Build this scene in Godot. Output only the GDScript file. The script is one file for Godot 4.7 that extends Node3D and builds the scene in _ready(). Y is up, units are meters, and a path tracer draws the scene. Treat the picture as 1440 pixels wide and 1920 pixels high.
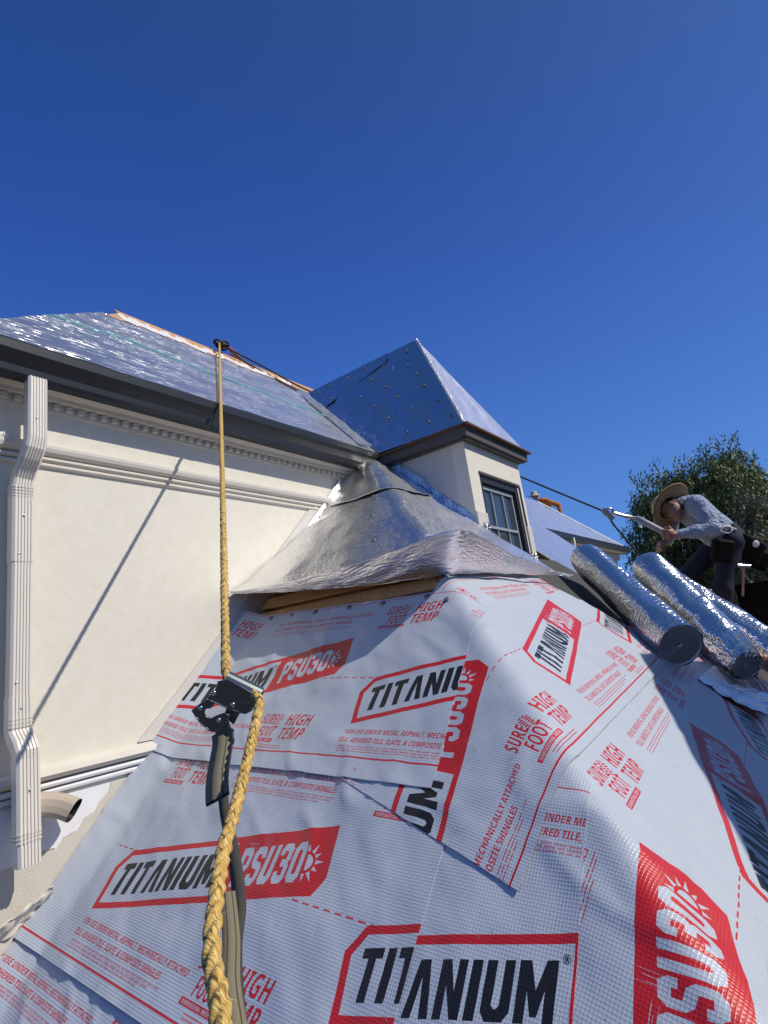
extends Node3D
# A roof under repair: a hipped bay roof in printed underlayment in front, foil-covered roofs, a dormer and a stucco wall behind.
# Lengths in metres. Numbers below are measured from the eye; EYE lifts them so that the ground lies at y = 0.
const EYE := Vector3(0, 6, 0)
const PITCH := 0.96                       # rise over run of all the main slopes
const HIP_SUM := 0.89583                  # x + z along the hip of the bay roof
const NA := Vector3(-0.69253, 0.72139, 0) # outward normals of the bay roof's two faces
const NB := Vector3(0, 0.72139, 0.69253)
const H0 := Vector3(2.0, 0.17, -1.10417)  # a point on the hip
const EH := Vector3(-0.58507, -0.56167, 0.58507)
const BA := Vector3(-0.42205, -0.40517, -0.81099)
const BB := Vector3(0.81099, -0.40517, 0.42205)
const GROUND := -6.0
var bases := {}
var taken := {}
var M := {}
var rng := RandomNumberGenerator.new()
var nz := FastNoiseLite.new()


func _ready() -> void:
	rng.seed = 7
	nz.seed = 3
	nz.noise_type = FastNoiseLite.TYPE_SIMPLEX_SMOOTH
	nz.frequency = 1.0
	var cam := Camera3D.new()
	cam.name = "camera"
	add_child(cam)
	cam.transform = Transform3D(Basis(Vector3(0.5934, -0.1354, 0.7934), Vector3(-0.1068, 0.9637, 0.2444), Vector3(-0.7977, -0.2298, 0.5574)).orthonormalized(), EYE)
	cam.fov = 83.69
	cam.near = 0.05
	cam.far = 900.0
	cam.current = true
	var env := Environment.new()
	env.background_mode = Environment.BG_SKY
	var sky := Sky.new()
	var sm := PanoramaSkyMaterial.new()
	sm.panorama = clear_sky(Vector3(0.35, 1.0, 1.0).normalized())
	sky.sky_material = sm
	env.sky = sky
	env.tonemap_mode = Environment.TONE_MAPPER_LINEAR
	env.tonemap_exposure = 1.05
	env.sdfgi_enabled = true
	env.ssao_enabled = true
	env.ssil_enabled = true
	var we := WorldEnvironment.new()
	we.name = "world_environment"
	we.environment = env
	add_child(we)
	var sun := DirectionalLight3D.new()
	sun.name = "sun"
	sun.light_energy = 1.25
	sun.light_color = Color(1.0, 0.965, 0.91)
	sun.light_angular_distance = 0.5
	sun.shadow_enabled = true
	add_child(sun)
	sun.look_at_from_position(Vector3(0.35, 1.0, 1.0) * 40.0, Vector3.ZERO)

	make_materials()
	make_ground()
	make_house()
	make_dormer()
	make_bay_roof()
	make_side_roofs()
	make_far_wing()
	make_drainage()
	make_rolls()
	make_ropes()
	make_workers()
	make_trees()
	make_small_things()


func clear_sky(to_sun: Vector3) -> ImageTexture:
	# clear air: deep blue overhead, paler towards the horizon and round the sun
	var w := 512
	var im := Image.create(w, w / 2, false, Image.FORMAT_RGBF)
	for y in w / 2:
		var el := PI / 2 - PI * (y + 0.5) / (w / 2.0)
		var t := 1.0 - sin(maxf(el, 0.0))
		for x in w:
			var az := (x + 0.5) / w * TAU - PI
			var d := Vector3(-sin(az) * cos(el), sin(el), cos(az) * cos(el))
			var off := rad_to_deg(acos(clampf(d.dot(to_sun), -1.0, 1.0)))
			var halo := exp(-maxf(off - 12.0, 0.0) / 22.0) * 2.0
			var c := Color(0.010 + 0.12 * pow(t, 2.4) + 0.066 * halo, 0.046 + 0.28 * pow(t, 2.2) + 0.11 * halo, 0.115 + 0.62 * t + 0.145 * halo)
			if el < 0.0:
				c = Color(0.15, 0.14, 0.12).lerp(Color(0.13, 0.27, 0.6), exp(el * 14.0) * 0.5)
			im.set_pixel(x, y, c)
	return ImageTexture.create_from_image(im)


# ------------------------------------------------------------------ naming
func numbered(called: String) -> String:
	if not taken.has(called):
		taken[called] = 0
		return called
	taken[called] += 1
	return "%s_%03d" % [called, taken[called]]


func thing(called: String, label: String, category: String, base: Vector3, group := "", kind := "") -> Node3D:
	var o := Node3D.new()
	o.name = numbered(called)
	add_child(o)
	o.position = base + EYE
	bases[o] = base
	if kind != "":
		o.set_meta("kind", kind)
	else:
		o.set_meta("label", label)
		o.set_meta("category", category)
	if group != "":
		o.set_meta("group", group)
	return o


func part(parent: Node3D, called: String, mesh: Mesh, m: Material, label := "") -> MeshInstance3D:
	var o := MeshInstance3D.new()
	o.name = called
	o.mesh = mesh
	o.material_override = m
	o.cast_shadow = GeometryInstance3D.SHADOW_CASTING_SETTING_ON
	parent.add_child(o, true)
	if bases.has(parent):
		o.position = -bases[parent]
	if label != "":
		o.set_meta("label", label)
	return o


# ------------------------------------------------------------------ mesh helpers
func begin(smooth := false) -> SurfaceTool:
	var st := SurfaceTool.new()
	st.begin(Mesh.PRIMITIVE_TRIANGLES)
	st.set_smooth_group(0 if smooth else -1)
	return st


func done(st: SurfaceTool) -> ArrayMesh:
	st.generate_normals()
	st.index()
	return st.commit()


func tri(st: SurfaceTool, a: Vector3, b: Vector3, c: Vector3) -> void:
	st.add_vertex(a)
	st.add_vertex(b)
	st.add_vertex(c)


func quad(st: SurfaceTool, a: Vector3, b: Vector3, c: Vector3, d: Vector3) -> void:
	tri(st, a, b, c)
	tri(st, a, c, d)


func box(st: SurfaceTool, c: Vector3, ax: Vector3, ay: Vector3, az: Vector3, bevel := 0.0) -> void:
	# half axes; with chamfered edges when bevel > 0
	var L := [ax.length(), ay.length(), az.length()]
	var E := [ax / L[0], ay / L[1], az / L[2]]
	var p := func(s: Array, k: int) -> Vector3:
		var r := c
		for i in 3:
			r += E[i] * s[i] * (L[i] - (0.0 if i == k else bevel))
		return r
	for k in 3:
		var i := (k + 1) % 3
		var j := (k + 2) % 3
		for sk in [-1, 1]:
			var q := []
			for t in [[-1, -1], [1, -1], [1, 1], [-1, 1]]:
				var s := [0, 0, 0]
				s[k] = sk
				s[i] = t[0]
				s[j] = t[1]
				q.append(p.call(s, k))
			if sk > 0:
				quad(st, q[3], q[2], q[1], q[0])
			else:
				quad(st, q[0], q[1], q[2], q[3])
	if bevel <= 0.0:
		return
	for k in 3:
		var i := (k + 1) % 3
		var j := (k + 2) % 3
		for si in [-1, 1]:
			for sj in [-1, 1]:
				var s0 := [0, 0, 0]
				var s1 := [0, 0, 0]
				s0[k] = -1
				s1[k] = 1
				s0[i] = si
				s1[i] = si
				s0[j] = sj
				s1[j] = sj
				var a: Vector3 = p.call(s0, i)
				var b: Vector3 = p.call(s1, i)
				var d: Vector3 = p.call(s1, j)
				var e: Vector3 = p.call(s0, j)
				if si * sj > 0:
					quad(st, a, b, d, e)
				else:
					quad(st, e, d, b, a)
	for sx in [-1, 1]:
		for sy in [-1, 1]:
			for sz in [-1, 1]:
				var s := [sx, sy, sz]
				var a: Vector3 = p.call(s, 0)
				var b: Vector3 = p.call(s, 1)
				var d: Vector3 = p.call(s, 2)
				if sx * sy * sz > 0:
					tri(st, a, d, b)
				else:
					tri(st, a, b, d)


func box_mesh(c: Vector3, h: Vector3, bevel := 0.0) -> ArrayMesh:
	var st := begin()
	box(st, c, Vector3(h.x, 0, 0), Vector3(0, h.y, 0), Vector3(0, 0, h.z), bevel)
	return done(st)


func beam(a: Vector3, b: Vector3, half_w: float, half_h: float, up := Vector3.UP, bevel := 0.0) -> ArrayMesh:
	var st := begin()
	beam_to(st, a, b, half_w, half_h, up, bevel)
	return done(st)


func beam_to(st: SurfaceTool, a: Vector3, b: Vector3, half_w: float, half_h: float, up := Vector3.UP, bevel := 0.0) -> void:
	var d := (b - a).normalized()
	var s := d.cross(up).normalized()
	var u := s.cross(d).normalized()
	box(st, (a + b) / 2, d * a.distance_to(b) / 2, u * half_h, s * half_w, bevel)


func prism(st: SurfaceTool, pts: PackedVector2Array, o: Vector3, ex: Vector3, ey: Vector3, ez: Vector3) -> void:
	var n := pts.size()
	var at := func(k: int, e: Vector3) -> Vector3:
		return o + ex * pts[k].x + ey * pts[k].y + e
	for k in n:
		var m := (k + 1) % n
		quad(st, at.call(k, Vector3.ZERO), at.call(m, Vector3.ZERO), at.call(m, ez), at.call(k, ez))
	var t := Geometry2D.triangulate_polygon(pts)
	for k in range(0, t.size(), 3):
		tri(st, at.call(t[k], Vector3.ZERO), at.call(t[k + 1], Vector3.ZERO), at.call(t[k + 2], Vector3.ZERO))
		tri(st, at.call(t[k + 2], ez), at.call(t[k + 1], ez), at.call(t[k], ez))


func prism_mesh(pts: Array, o: Vector3, ex: Vector3, ey: Vector3, ez: Vector3) -> ArrayMesh:
	var st := begin()
	prism(st, PackedVector2Array(pts), o, ex, ey, ez)
	return done(st)


func grid_mesh(nu: int, nv: int, at: Callable, uv: Callable, lip := Vector3.ZERO) -> ArrayMesh:
	# at(i, j) gives a point, uv(i, j) its texture place; lip closes the rim downwards
	var st := begin(true)
	for j in nv + 1:
		for i in nu + 1:
			st.set_uv(uv.call(i, j))
			st.add_vertex(at.call(i, j))
	for j in nv:
		for i in nu:
			var a := j * (nu + 1) + i
			for k in [a, a + 1, a + nu + 2, a, a + nu + 2, a + nu + 1]:
				st.add_index(k)
	if lip != Vector3.ZERO:
		var rim := []
		for i in nu:
			rim.append([i, 0])
		for j in nv:
			rim.append([nu, j])
		for i in nu:
			rim.append([nu - i, nv])
		for j in nv:
			rim.append([0, nv - j])
		var first := (nu + 1) * (nv + 1)
		st.set_smooth_group(1)
		for r in rim:
			for e in [Vector3.ZERO, lip]:
				st.set_uv(uv.call(r[0], r[1]))
				st.add_vertex(at.call(r[0], r[1]) + e)
		var n := rim.size()
		for k in n:
			var a := first + k * 2
			var b := first + ((k + 1) % n) * 2
			for q in [a, a + 1, b, b, a + 1, b + 1]:
				st.add_index(q)
	st.generate_normals()
	return st.commit()


func frames(path: Array, up := Vector3.UP) -> Array:
	var out := []
	var u := up
	for k in path.size():
		var d: Vector3 = (path[mini(k + 1, path.size() - 1)] - path[maxi(k - 1, 0)]).normalized()
		u = (u - d * u.dot(d)).normalized()
		out.append([d, u, d.cross(u).normalized()])
	return out


func sweep(path: Array, profile: Array, up := Vector3.UP, caps := true, smooth := false) -> ArrayMesh:
	# profile: Vector2 list (side, up) round the path
	var st := begin(smooth)
	var f := frames(path, up)
	var n := profile.size()
	var at := func(k: int, i: int) -> Vector3:
		return path[k] + f[k][2] * profile[i].x + f[k][1] * profile[i].y
	for k in path.size() - 1:
		for i in n:
			var j := (i + 1) % n
			quad(st, at.call(k, i), at.call(k, j), at.call(k + 1, j), at.call(k + 1, i))
	if caps:
		var t := Geometry2D.triangulate_polygon(PackedVector2Array(profile))
		for e in [0, path.size() - 1]:
			for k in range(0, t.size(), 3):
				tri(st, at.call(e, t[k]), at.call(e, t[k + 1]), at.call(e, t[k + 2]))
	return done(st)


func smooth_path(pts: Array, step: float) -> Array:
	var c := Curve3D.new()
	for k in pts.size():
		var t := Vector3.ZERO
		if k > 0 and k < pts.size() - 1:
			t = (pts[k + 1] - pts[k - 1]) / 6.0
			var lim: float = minf(pts[k].distance_to(pts[k - 1]), pts[k].distance_to(pts[k + 1])) / 2.5
			t = t.limit_length(lim)
		c.add_point(pts[k], -t, t)
	c.bake_interval = step
	return Array(c.get_baked_points())


func tube(path: Array, r: Callable, sides := 10, uv_scale := 1.0) -> ArrayMesh:
	# r(length along, angle) gives the radius
	var st := begin(true)
	var f := frames(path)
	var s := 0.0
	for k in path.size():
		if k > 0:
			s += path[k].distance_to(path[k - 1])
		for i in sides + 1:
			var a := TAU * i / sides
			st.set_uv(Vector2(float(i) / sides, s * uv_scale))
			st.add_vertex(path[k] + (f[k][1] * cos(a) + f[k][2] * sin(a)) * r.call(s, a))
	for k in path.size() - 1:
		for i in sides:
			var a := k * (sides + 1) + i
			for q in [a, a + 1, a + sides + 2, a, a + sides + 2, a + sides + 1]:
				st.add_index(q)
	var total := path.size() * (sides + 1)
	for e in [0, path.size() - 1]:
		st.set_uv(Vector2.ZERO)
		st.add_vertex(path[e])
		for i in sides:
			st.add_index(total)
			st.add_index(e * (sides + 1) + i)
			st.add_index(e * (sides + 1) + i + 1)
		total += 1
	st.generate_normals()
	return st.commit()


func round_tube(path: Array, radius: float, sides := 8) -> ArrayMesh:
	return tube(path, func(_s, _a): return radius, sides)


func twisted(path: Array, radius: float, lay: float, sides := 18) -> ArrayMesh:
	# three strands laid round one another
	return tube(path, func(s, a): return radius * (0.74 + 0.30 * absf(cos(1.5 * (a - TAU * s / lay - 0.7 * nz.get_noise_1d(s * 13.0))))) * (1.0 + 0.07 * nz.get_noise_1d(s * 40.0 + 9.0) + 0.05 * nz.get_noise_2d(s * 260.0, a * 3.0)), sides, 1.0)


func lathe(pts: Array, o: Vector3, axis: Vector3, sides := 20, wobble := 0.0) -> ArrayMesh:
	# pts: Vector2(radius, along axis)
	var st := begin(true)
	var z := axis.normalized()
	var x := z.cross(Vector3.UP if absf(z.y) < 0.9 else Vector3.RIGHT).normalized()
	var y := z.cross(x)
	for k in pts.size():
		for i in sides + 1:
			var a := TAU * i / sides
			var lift: float = wobble * sin(a * 2.0 + 0.7) * pts[k].x
			st.set_uv(Vector2(float(i) / sides, float(k)))
			st.add_vertex(o + (x * cos(a) + y * sin(a)) * pts[k].x + z * (pts[k].y + lift))
	for k in pts.size() - 1:
		for i in sides:
			var a := k * (sides + 1) + i
			for q in [a, a + 1, a + sides + 2, a, a + sides + 2, a + sides + 1]:
				st.add_index(q)
	st.generate_normals()
	return st.commit()


func ball(c: Vector3, r: float, sides := 10, flat_axis := Vector3.UP, squash := 1.0) -> ArrayMesh:
	var pts := []
	for k in 7:
		var a := PI * k / 6.0
		pts.append(Vector2(maxf(r * sin(a), 0.0004), -r * cos(a) * squash))
	return lathe(pts, c, flat_axis, sides)


# Bodies: tapered capsules joined by a smooth minimum, meshed as surface nets.
func body_mesh(bones: Array, k: float, cell: float) -> ArrayMesh:
	var lo := Vector3.INF
	var hi := -Vector3.INF
	for b in bones:
		var r: float = maxf(b[2], b[3]) + k + cell * 2
		lo = lo.min(b[0] - Vector3.ONE * r).min(b[1] - Vector3.ONE * r)
		hi = hi.max(b[0] + Vector3.ONE * r).max(b[1] + Vector3.ONE * r)
	var n := Vector3i(((hi - lo) / cell).ceil()) + Vector3i.ONE
	var f := PackedFloat32Array()
	f.resize(n.x * n.y * n.z)
	f.fill(9.0)
	for b in bones:
		var pa: Vector3 = b[0]
		var ab: Vector3 = b[1] - b[0]
		var ra: float = b[2]
		var rb: float = b[3]
		var len2 := maxf(ab.length_squared(), 1e-9)
		var r := maxf(ra, rb) + k + cell * 2
		var i0 := Vector3i(((pa.min(b[1]) - Vector3.ONE * r - lo) / cell).floor()).clamp(Vector3i.ZERO, n - Vector3i.ONE)
		var i1 := Vector3i(((pa.max(b[1]) + Vector3.ONE * r - lo) / cell).ceil()).clamp(Vector3i.ZERO, n - Vector3i.ONE)
		for z in range(i0.z, i1.z + 1):
			for y in range(i0.y, i1.y + 1):
				for x in range(i0.x, i1.x + 1):
					var p := lo + Vector3(x, y, z) * cell - pa
					var t := clampf(p.dot(ab) / len2, 0.0, 1.0)
					var d := (p - ab * t).length() - lerpf(ra, rb, t)
					var at := (z * n.y + y) * n.x + x
					var e := f[at]
					if e > 8.0:
						f[at] = minf(d, 8.0)
					else:
						var h := maxf(k - absf(d - e), 0.0) / k
						f[at] = minf(d, e) - h * h * k * 0.25
	var st := begin(true)
	var id := {}
	var count := 0
	for z in n.z - 1:
		for y in n.y - 1:
			for x in n.x - 1:
				var base := (z * n.y + y) * n.x + x
				var inside := 0
				for c in 8:
					if f[base + (c & 1) + ((c >> 1) & 1) * n.x + (c >> 2) * n.x * n.y] < 0.0:
						inside += 1
				if inside == 0 or inside == 8:
					continue
				var sum := Vector3.ZERO
				var m := 0
				for c in 8:
					for d in 3:
						if c & (1 << d):
							continue
						var e := c | (1 << d)
						var fa := f[base + (c & 1) + ((c >> 1) & 1) * n.x + (c >> 2) * n.x * n.y]
						var fb := f[base + (e & 1) + ((e >> 1) & 1) * n.x + (e >> 2) * n.x * n.y]
						if (fa < 0.0) == (fb < 0.0):
							continue
						var t := fa / (fa - fb)
						var ca := Vector3(c & 1, (c >> 1) & 1, c >> 2)
						var cb := Vector3(e & 1, (e >> 1) & 1, e >> 2)
						sum += ca.lerp(cb, t)
						m += 1
				st.add_vertex(lo + (Vector3(x, y, z) + sum / m) * cell)
				id[base] = count
				count += 1
	var step := [1, n.x, n.x * n.y]
	for z in range(1, n.z - 1):
		for y in range(1, n.y - 1):
			for x in range(1, n.x - 1):
				var base := (z * n.y + y) * n.x + x
				for d in 3:
					var fa := f[base]
					var fb: float = f[base + step[d]]
					if (fa < 0.0) == (fb < 0.0):
						continue
					var u: int = step[(d + 1) % 3]
					var w: int = step[(d + 2) % 3]
					var q := [base, base - u, base - u - w, base - w]
					if not (id.has(q[0]) and id.has(q[1]) and id.has(q[2]) and id.has(q[3])):
						continue
					if fa < 0.0:
						q.reverse()
					for e in [0, 1, 2, 0, 2, 3]:
						st.add_index(id[q[e]])
	st.generate_normals()
	return st.commit()


# ------------------------------------------------------------------ materials
func lin(r: float, g: float, b: float) -> Color:
	return Color(r, g, b).linear_to_srgb()


func mat(c: Color, rough := 0.8, metal := 0.0) -> StandardMaterial3D:
	var m := StandardMaterial3D.new()
	m.albedo_color = c
	m.roughness = rough
	m.metallic = metal
	m.cull_mode = BaseMaterial3D.CULL_DISABLED
	return m


func height_tex(w: int, h: int, f: Callable) -> ImageTexture:
	var im := Image.create(w, h, false, Image.FORMAT_RF)
	for y in h:
		for x in w:
			im.set_pixel(x, y, Color(f.call(float(x) / w, float(y) / h), 0, 0))
	return ImageTexture.create_from_image(im)


func color_tex(w: int, h: int, f: Callable) -> ImageTexture:
	var im := Image.create(w, h, false, Image.FORMAT_RGB8)
	for y in h:
		for x in w:
			im.set_pixel(x, y, f.call(float(x) / w, float(y) / h))
	return ImageTexture.create_from_image(im)


func relief(m: StandardMaterial3D, t: Texture2D, cm: float) -> StandardMaterial3D:
	m.heightmap_enabled = true
	m.heightmap_texture = t
	m.heightmap_scale = cm
	return m


func round_about(u: float, v: float, f: float, seed_at := 0.0) -> float:
	# noise that joins up at the texture's edges
	return nz.get_noise_3d(cos(u * TAU) * f + seed_at, sin(u * TAU) * f + cos(v * TAU) * f, sin(v * TAU) * f - seed_at)


func make_materials() -> void:
	# relief shared by walls
	var rough_wall := height_tex(512, 512, func(u, v): return 0.5 + 0.35 * round_about(u, v, 26.0) + 0.3 * round_about(u, v, 60.0, 5.0))
	var patchy := color_tex(256, 256, func(u, v):
		var n: float = 0.5 + 0.5 * round_about(u, v, 2.2) + 0.25 * round_about(u, v, 9.0, 3.0)
		var k: float = clampf(0.955 + 0.045 * n, 0.0, 1.0)
		return Color(k, k * (0.992 + 0.006 * n), k * (0.975 + 0.02 * n)))
	var stucco := mat(lin(0.70, 0.675, 0.585), 0.85)
	stucco.albedo_texture = patchy
	stucco.uv1_triplanar = true
	stucco.uv1_world_triplanar = true
	stucco.uv1_scale = Vector3.ONE * 0.9
	M.stucco = relief(stucco, rough_wall, 0.06)
	var st2: StandardMaterial3D = stucco.duplicate()
	st2.albedo_color = lin(0.60, 0.585, 0.55)
	M.plaster = relief(st2, rough_wall, 0.2)
	var st3: StandardMaterial3D = stucco.duplicate()
	st3.albedo_color = lin(0.54, 0.51, 0.45)
	M.render_coat = relief(st3, rough_wall, 0.16)
	var st4: StandardMaterial3D = stucco.duplicate()
	st4.albedo_color = lin(0.72, 0.735, 0.76)
	M.white_coat = relief(st4, rough_wall, 0.08)
	var st5: StandardMaterial3D = stucco.duplicate()
	st5.albedo_color = lin(0.64, 0.615, 0.55)
	M.moulding = relief(st5, rough_wall, 0.05)
	M.pipe = mat(lin(0.42, 0.36, 0.285), 0.7)
	M.gutter = mat(lin(0.022, 0.025, 0.025), 0.30)
	M.spout = mat(lin(0.66, 0.63, 0.56), 0.42)
	M.dark_trim = mat(lin(0.075, 0.07, 0.065), 0.6)
	M.black = mat(lin(0.012, 0.012, 0.013), 0.5)
	M.sash = mat(lin(0.30, 0.32, 0.33), 0.5)
	var glass := mat(Color(0.30, 0.36, 0.40, 0.32), 0.03)
	glass.transparency = BaseMaterial3D.TRANSPARENCY_ALPHA
	M.glass = glass
	M.room = mat(lin(0.42, 0.42, 0.40), 0.9)
	M.felt = mat(lin(0.055, 0.055, 0.052), 0.9)
	# wood
	var wood_tex := color_tex(256, 256, func(u, v):
		var g: float = nz.get_noise_2d(u * 3.0, v * 46.0 + 2.5 * nz.get_noise_2d(u * 4.0, v * 5.0))
		var k: float = 0.80 + 0.2 * g + 0.06 * nz.get_noise_2d(u * 30.0, v * 160.0)
		return Color(0.98 * k, 0.80 * k, 0.60 * k))
	var wood := mat(Color(0.98, 0.90, 0.78), 0.75)
	wood.albedo_texture = wood_tex
	wood.uv1_triplanar = true
	wood.uv1_scale = Vector3(0.8, 1.6, 1.6)
	M.wood = wood
	# foil: one crinkled metal, three weaves
	nz.fractal_type = FastNoiseLite.FRACTAL_NONE
	var streaks := height_tex(1024, 1024, func(u, v):
		var a: float = nz.get_noise_2d(u * 13.0, v * 165.0)
		var b: float = nz.get_noise_2d(u * 34.0 + 40.0, v * 330.0)
		var c: float = nz.get_noise_2d(u * 6.0 + 9.0, v * 12.0)
		return 0.5 * smoothstep(0.26, 0.50, a + 0.45 * c) + 0.25 * smoothstep(0.30, 0.60, b + 0.4 * c) + 0.02 * c)
	var crinkle := height_tex(1024, 1024, func(u, v):
		var a: float = nz.get_noise_2d(u * 26.0, v * 64.0)
		var b: float = nz.get_noise_2d(u * 90.0 + 40.0, v * 120.0)
		var c: float = nz.get_noise_2d(u * 8.0, v * 9.0 + 20.0)
		return 0.42 * absf(a) + 0.10 * b + 0.45 * c)
	var faint := height_tex(512, 512, func(u, v):
		return 0.35 * nz.get_noise_2d(u * 5.0, v * 5.0) + 0.14 * nz.get_noise_2d(u * 22.0, v * 22.0 + 7.0) + 0.05 * nz.get_noise_2d(u * 90.0, v * 90.0))
	M.foil_streaked = relief(mat(lin(0.84, 0.85, 0.86), 0.33, 1.0), streaks, 0.42)
	M.foil_crinkled = relief(mat(lin(0.86, 0.86, 0.87), 0.335, 1.0), crinkle, 0.5)
	M.foil_bright = relief(mat(lin(0.86, 0.87, 0.89), 0.34, 1.0), crinkle, 0.4)
	M.foil_smooth = relief(mat(lin(0.80, 0.81, 0.84), 0.24, 1.0), faint, 0.9)
	var rolled := height_tex(1024, 512, func(u, v):
		var rings: float = nz.get_noise_2d(u * 150.0, v * 16.0)
		var c: float = nz.get_noise_2d(u * 60.0, v * 60.0 + 30.0)
		return 0.5 * rings + 0.28 * c + 0.4 * nz.get_noise_2d(u * 9.0, v * 4.0))
	M.foil_rolled = relief(mat(lin(0.82, 0.83, 0.85), 0.19, 1.0), rolled, 0.27)
	# printed underlayment
	var memb := mat(Color(1, 1, 1), 0.40)
	memb.albedo_texture = printed_sheet()
	var weave := height_tex(1168, 976, func(u, v):
		var x: float = absf(sin(u * PI * 146.0))
		var y: float = absf(sin(v * PI * 122.0))
		return maxf(pow(1.0 - x, 2.0), pow(1.0 - y, 2.0)))
	M.membrane = relief(memb, weave, 0.055)
	M.membrane_plain = relief(mat(Color(0.70, 0.73, 0.77), 0.40), weave, 0.04)
	# rope, webbing, steel
	var fibre := color_tex(256, 1024, func(u, v):
		var s: float = 0.5 + 0.5 * nz.get_noise_2d((u + v * 14.0) * 46.0, v * 55.0)
		var d: float = 0.5 + 0.5 * nz.get_noise_2d((u + v * 14.0) * 9.0 + 50.0, v * 30.0)
		var c := Color(0.72, 0.53, 0.20).lerp(Color(0.96, 0.88, 0.62), smoothstep(0.2, 0.8, s))
		return c.lerp(Color(0.30, 0.22, 0.12), smoothstep(0.60, 0.88, d) * 0.85))
	M.rope = mat(Color(0.92, 0.90, 0.84), 0.75)
	M.rope.albedo_texture = fibre
	M.dark_rope = mat(lin(0.028, 0.026, 0.026), 0.8)
	var weft := color_tex(64, 512, func(u, v):
		var e: float = 0.5 + 0.5 * sin(v * TAU * 64.0)
		var c := Color(0.55, 0.52, 0.42).lerp(Color(0.36, 0.34, 0.27), e * 0.8)
		if absf(u - 0.25) < 0.04 or absf(u - 0.75) < 0.04:
			c = c.lerp(Color(0.12, 0.11, 0.08), 0.6)
		return c)
	M.webbing = mat(Color(1, 1, 1), 0.85)
	M.webbing.albedo_texture = weft
	M.webbing_dark = mat(lin(0.05, 0.047, 0.038), 0.9)
	M.steel_dark = mat(lin(0.15, 0.17, 0.18), 0.36, 0.85)
	M.steel = mat(lin(0.55, 0.56, 0.57), 0.28, 1.0)
	M.red = mat(lin(0.35, 0.02, 0.02), 0.6)
	M.string = mat(lin(0.12, 0.42, 0.42), 0.7)
	# people
	M.skin = mat(lin(0.30, 0.155, 0.095), 0.55)
	var cloth := height_tex(256, 256, func(u, v): return 0.5 * round_about(u, v, 3.0, 2.0) + 0.3 * round_about(u, v, 7.0, 8.0))
	M.shirt = mat(lin(0.28, 0.34, 0.45), 0.9)
	M.shirt.uv1_triplanar = true
	M.shirt.uv1_scale = Vector3.ONE * 1.8
	relief(M.shirt, cloth, 1.6)
	M.trousers = mat(lin(0.012, 0.018, 0.035), 0.9)
	M.leather = mat(lin(0.008, 0.008, 0.008), 0.85)
	M.leather.metallic_specular = 0.25
	M.boot = mat(lin(0.10, 0.05, 0.025), 0.7)
	M.straw = mat(lin(0.33, 0.235, 0.13), 0.85)
	M.straw_pale = mat(lin(0.48, 0.41, 0.28), 0.85)
	M.orange = mat(lin(0.48, 0.14, 0.02), 0.9)
	M.hair = mat(lin(0.008, 0.006, 0.005), 0.7)
	M.white = mat(lin(0.75, 0.75, 0.74), 0.4)
	M.grey_paint = mat(lin(0.33, 0.34, 0.37), 0.6)
	# plants and ground
	var leaf := mat(Color(1, 1, 1), 0.6)
	leaf.vertex_color_use_as_albedo = true
	leaf.backlight_enabled = true
	leaf.backlight = Color(0.25, 0.3, 0.1)
	M.leaf = leaf
	M.bark = mat(lin(0.06, 0.045, 0.035), 0.9)
	var gt := color_tex(256, 256, func(u, v):
		var k: float = 0.75 + 0.25 * round_about(u, v, 4.0) + 0.12 * round_about(u, v, 18.0)
		return Color(k, k * 0.97, k * 0.9))
	var gm := mat(lin(0.16, 0.145, 0.115), 0.95)
	gm.albedo_texture = gt
	gm.uv1_triplanar = true
	gm.uv1_scale = Vector3.ONE * 0.15
	M.ground = gm
	var wash := mat(lin(0.20, 0.20, 0.205), 0.5, 0.6)
	M.washer = wash


# ------------------------------------------------------------------ the print on the underlayment (one repeat: 1.1 m along, 0.914 m across)
const PRINT := Vector2(1.1, 0.914)
var sheet: Image
var ink := Color(0.75, 0.13, 0.16)


func fill(pts: Array, c: Color) -> void:
	var lo := INF
	var hi := -INF
	for p in pts:
		lo = minf(lo, p.y)
		hi = maxf(hi, p.y)
	var n := pts.size()
	for y in range(maxi(int(ceil(lo - 0.5)), 0), mini(int(ceil(hi - 0.5)), sheet.get_height())):
		var cuts := []
		var s := y + 0.5
		for k in n:
			var a: Vector2 = pts[k]
			var b: Vector2 = pts[(k + 1) % n]
			if (a.y <= s) != (b.y <= s):
				cuts.append(a.x + (s - a.y) * (b.x - a.x) / (b.y - a.y))
		cuts.sort()
		for k in range(0, cuts.size() - 1, 2):
			var x0 := int(ceil(cuts[k] - 0.5))
			var x1 := int(ceil(cuts[k + 1] - 0.5))
			if x1 > x0:
				sheet.fill_rect(Rect2i(x0, y, x1 - x0, 1), c)


func shape(t: Transform2D, pts: Array, c: Color) -> void:
	# draws a shape given in metres on the sheet, and its neighbours one repeat away
	var k := Vector2(sheet.get_width() / PRINT.x, sheet.get_height() / PRINT.y)
	for wrap in [-1.0, 0.0, 1.0]:
		var q := []
		for p in pts:
			q.append((t * p + Vector2(wrap * PRINT.x, 0.055)) * k)
		fill(q, c)


func rect_at(t: Transform2D, x: float, y: float, w: float, h: float, c: Color) -> void:
	shape(t, [Vector2(x, y), Vector2(x + w, y), Vector2(x + w, y + h), Vector2(x, y + h)], c)


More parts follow.
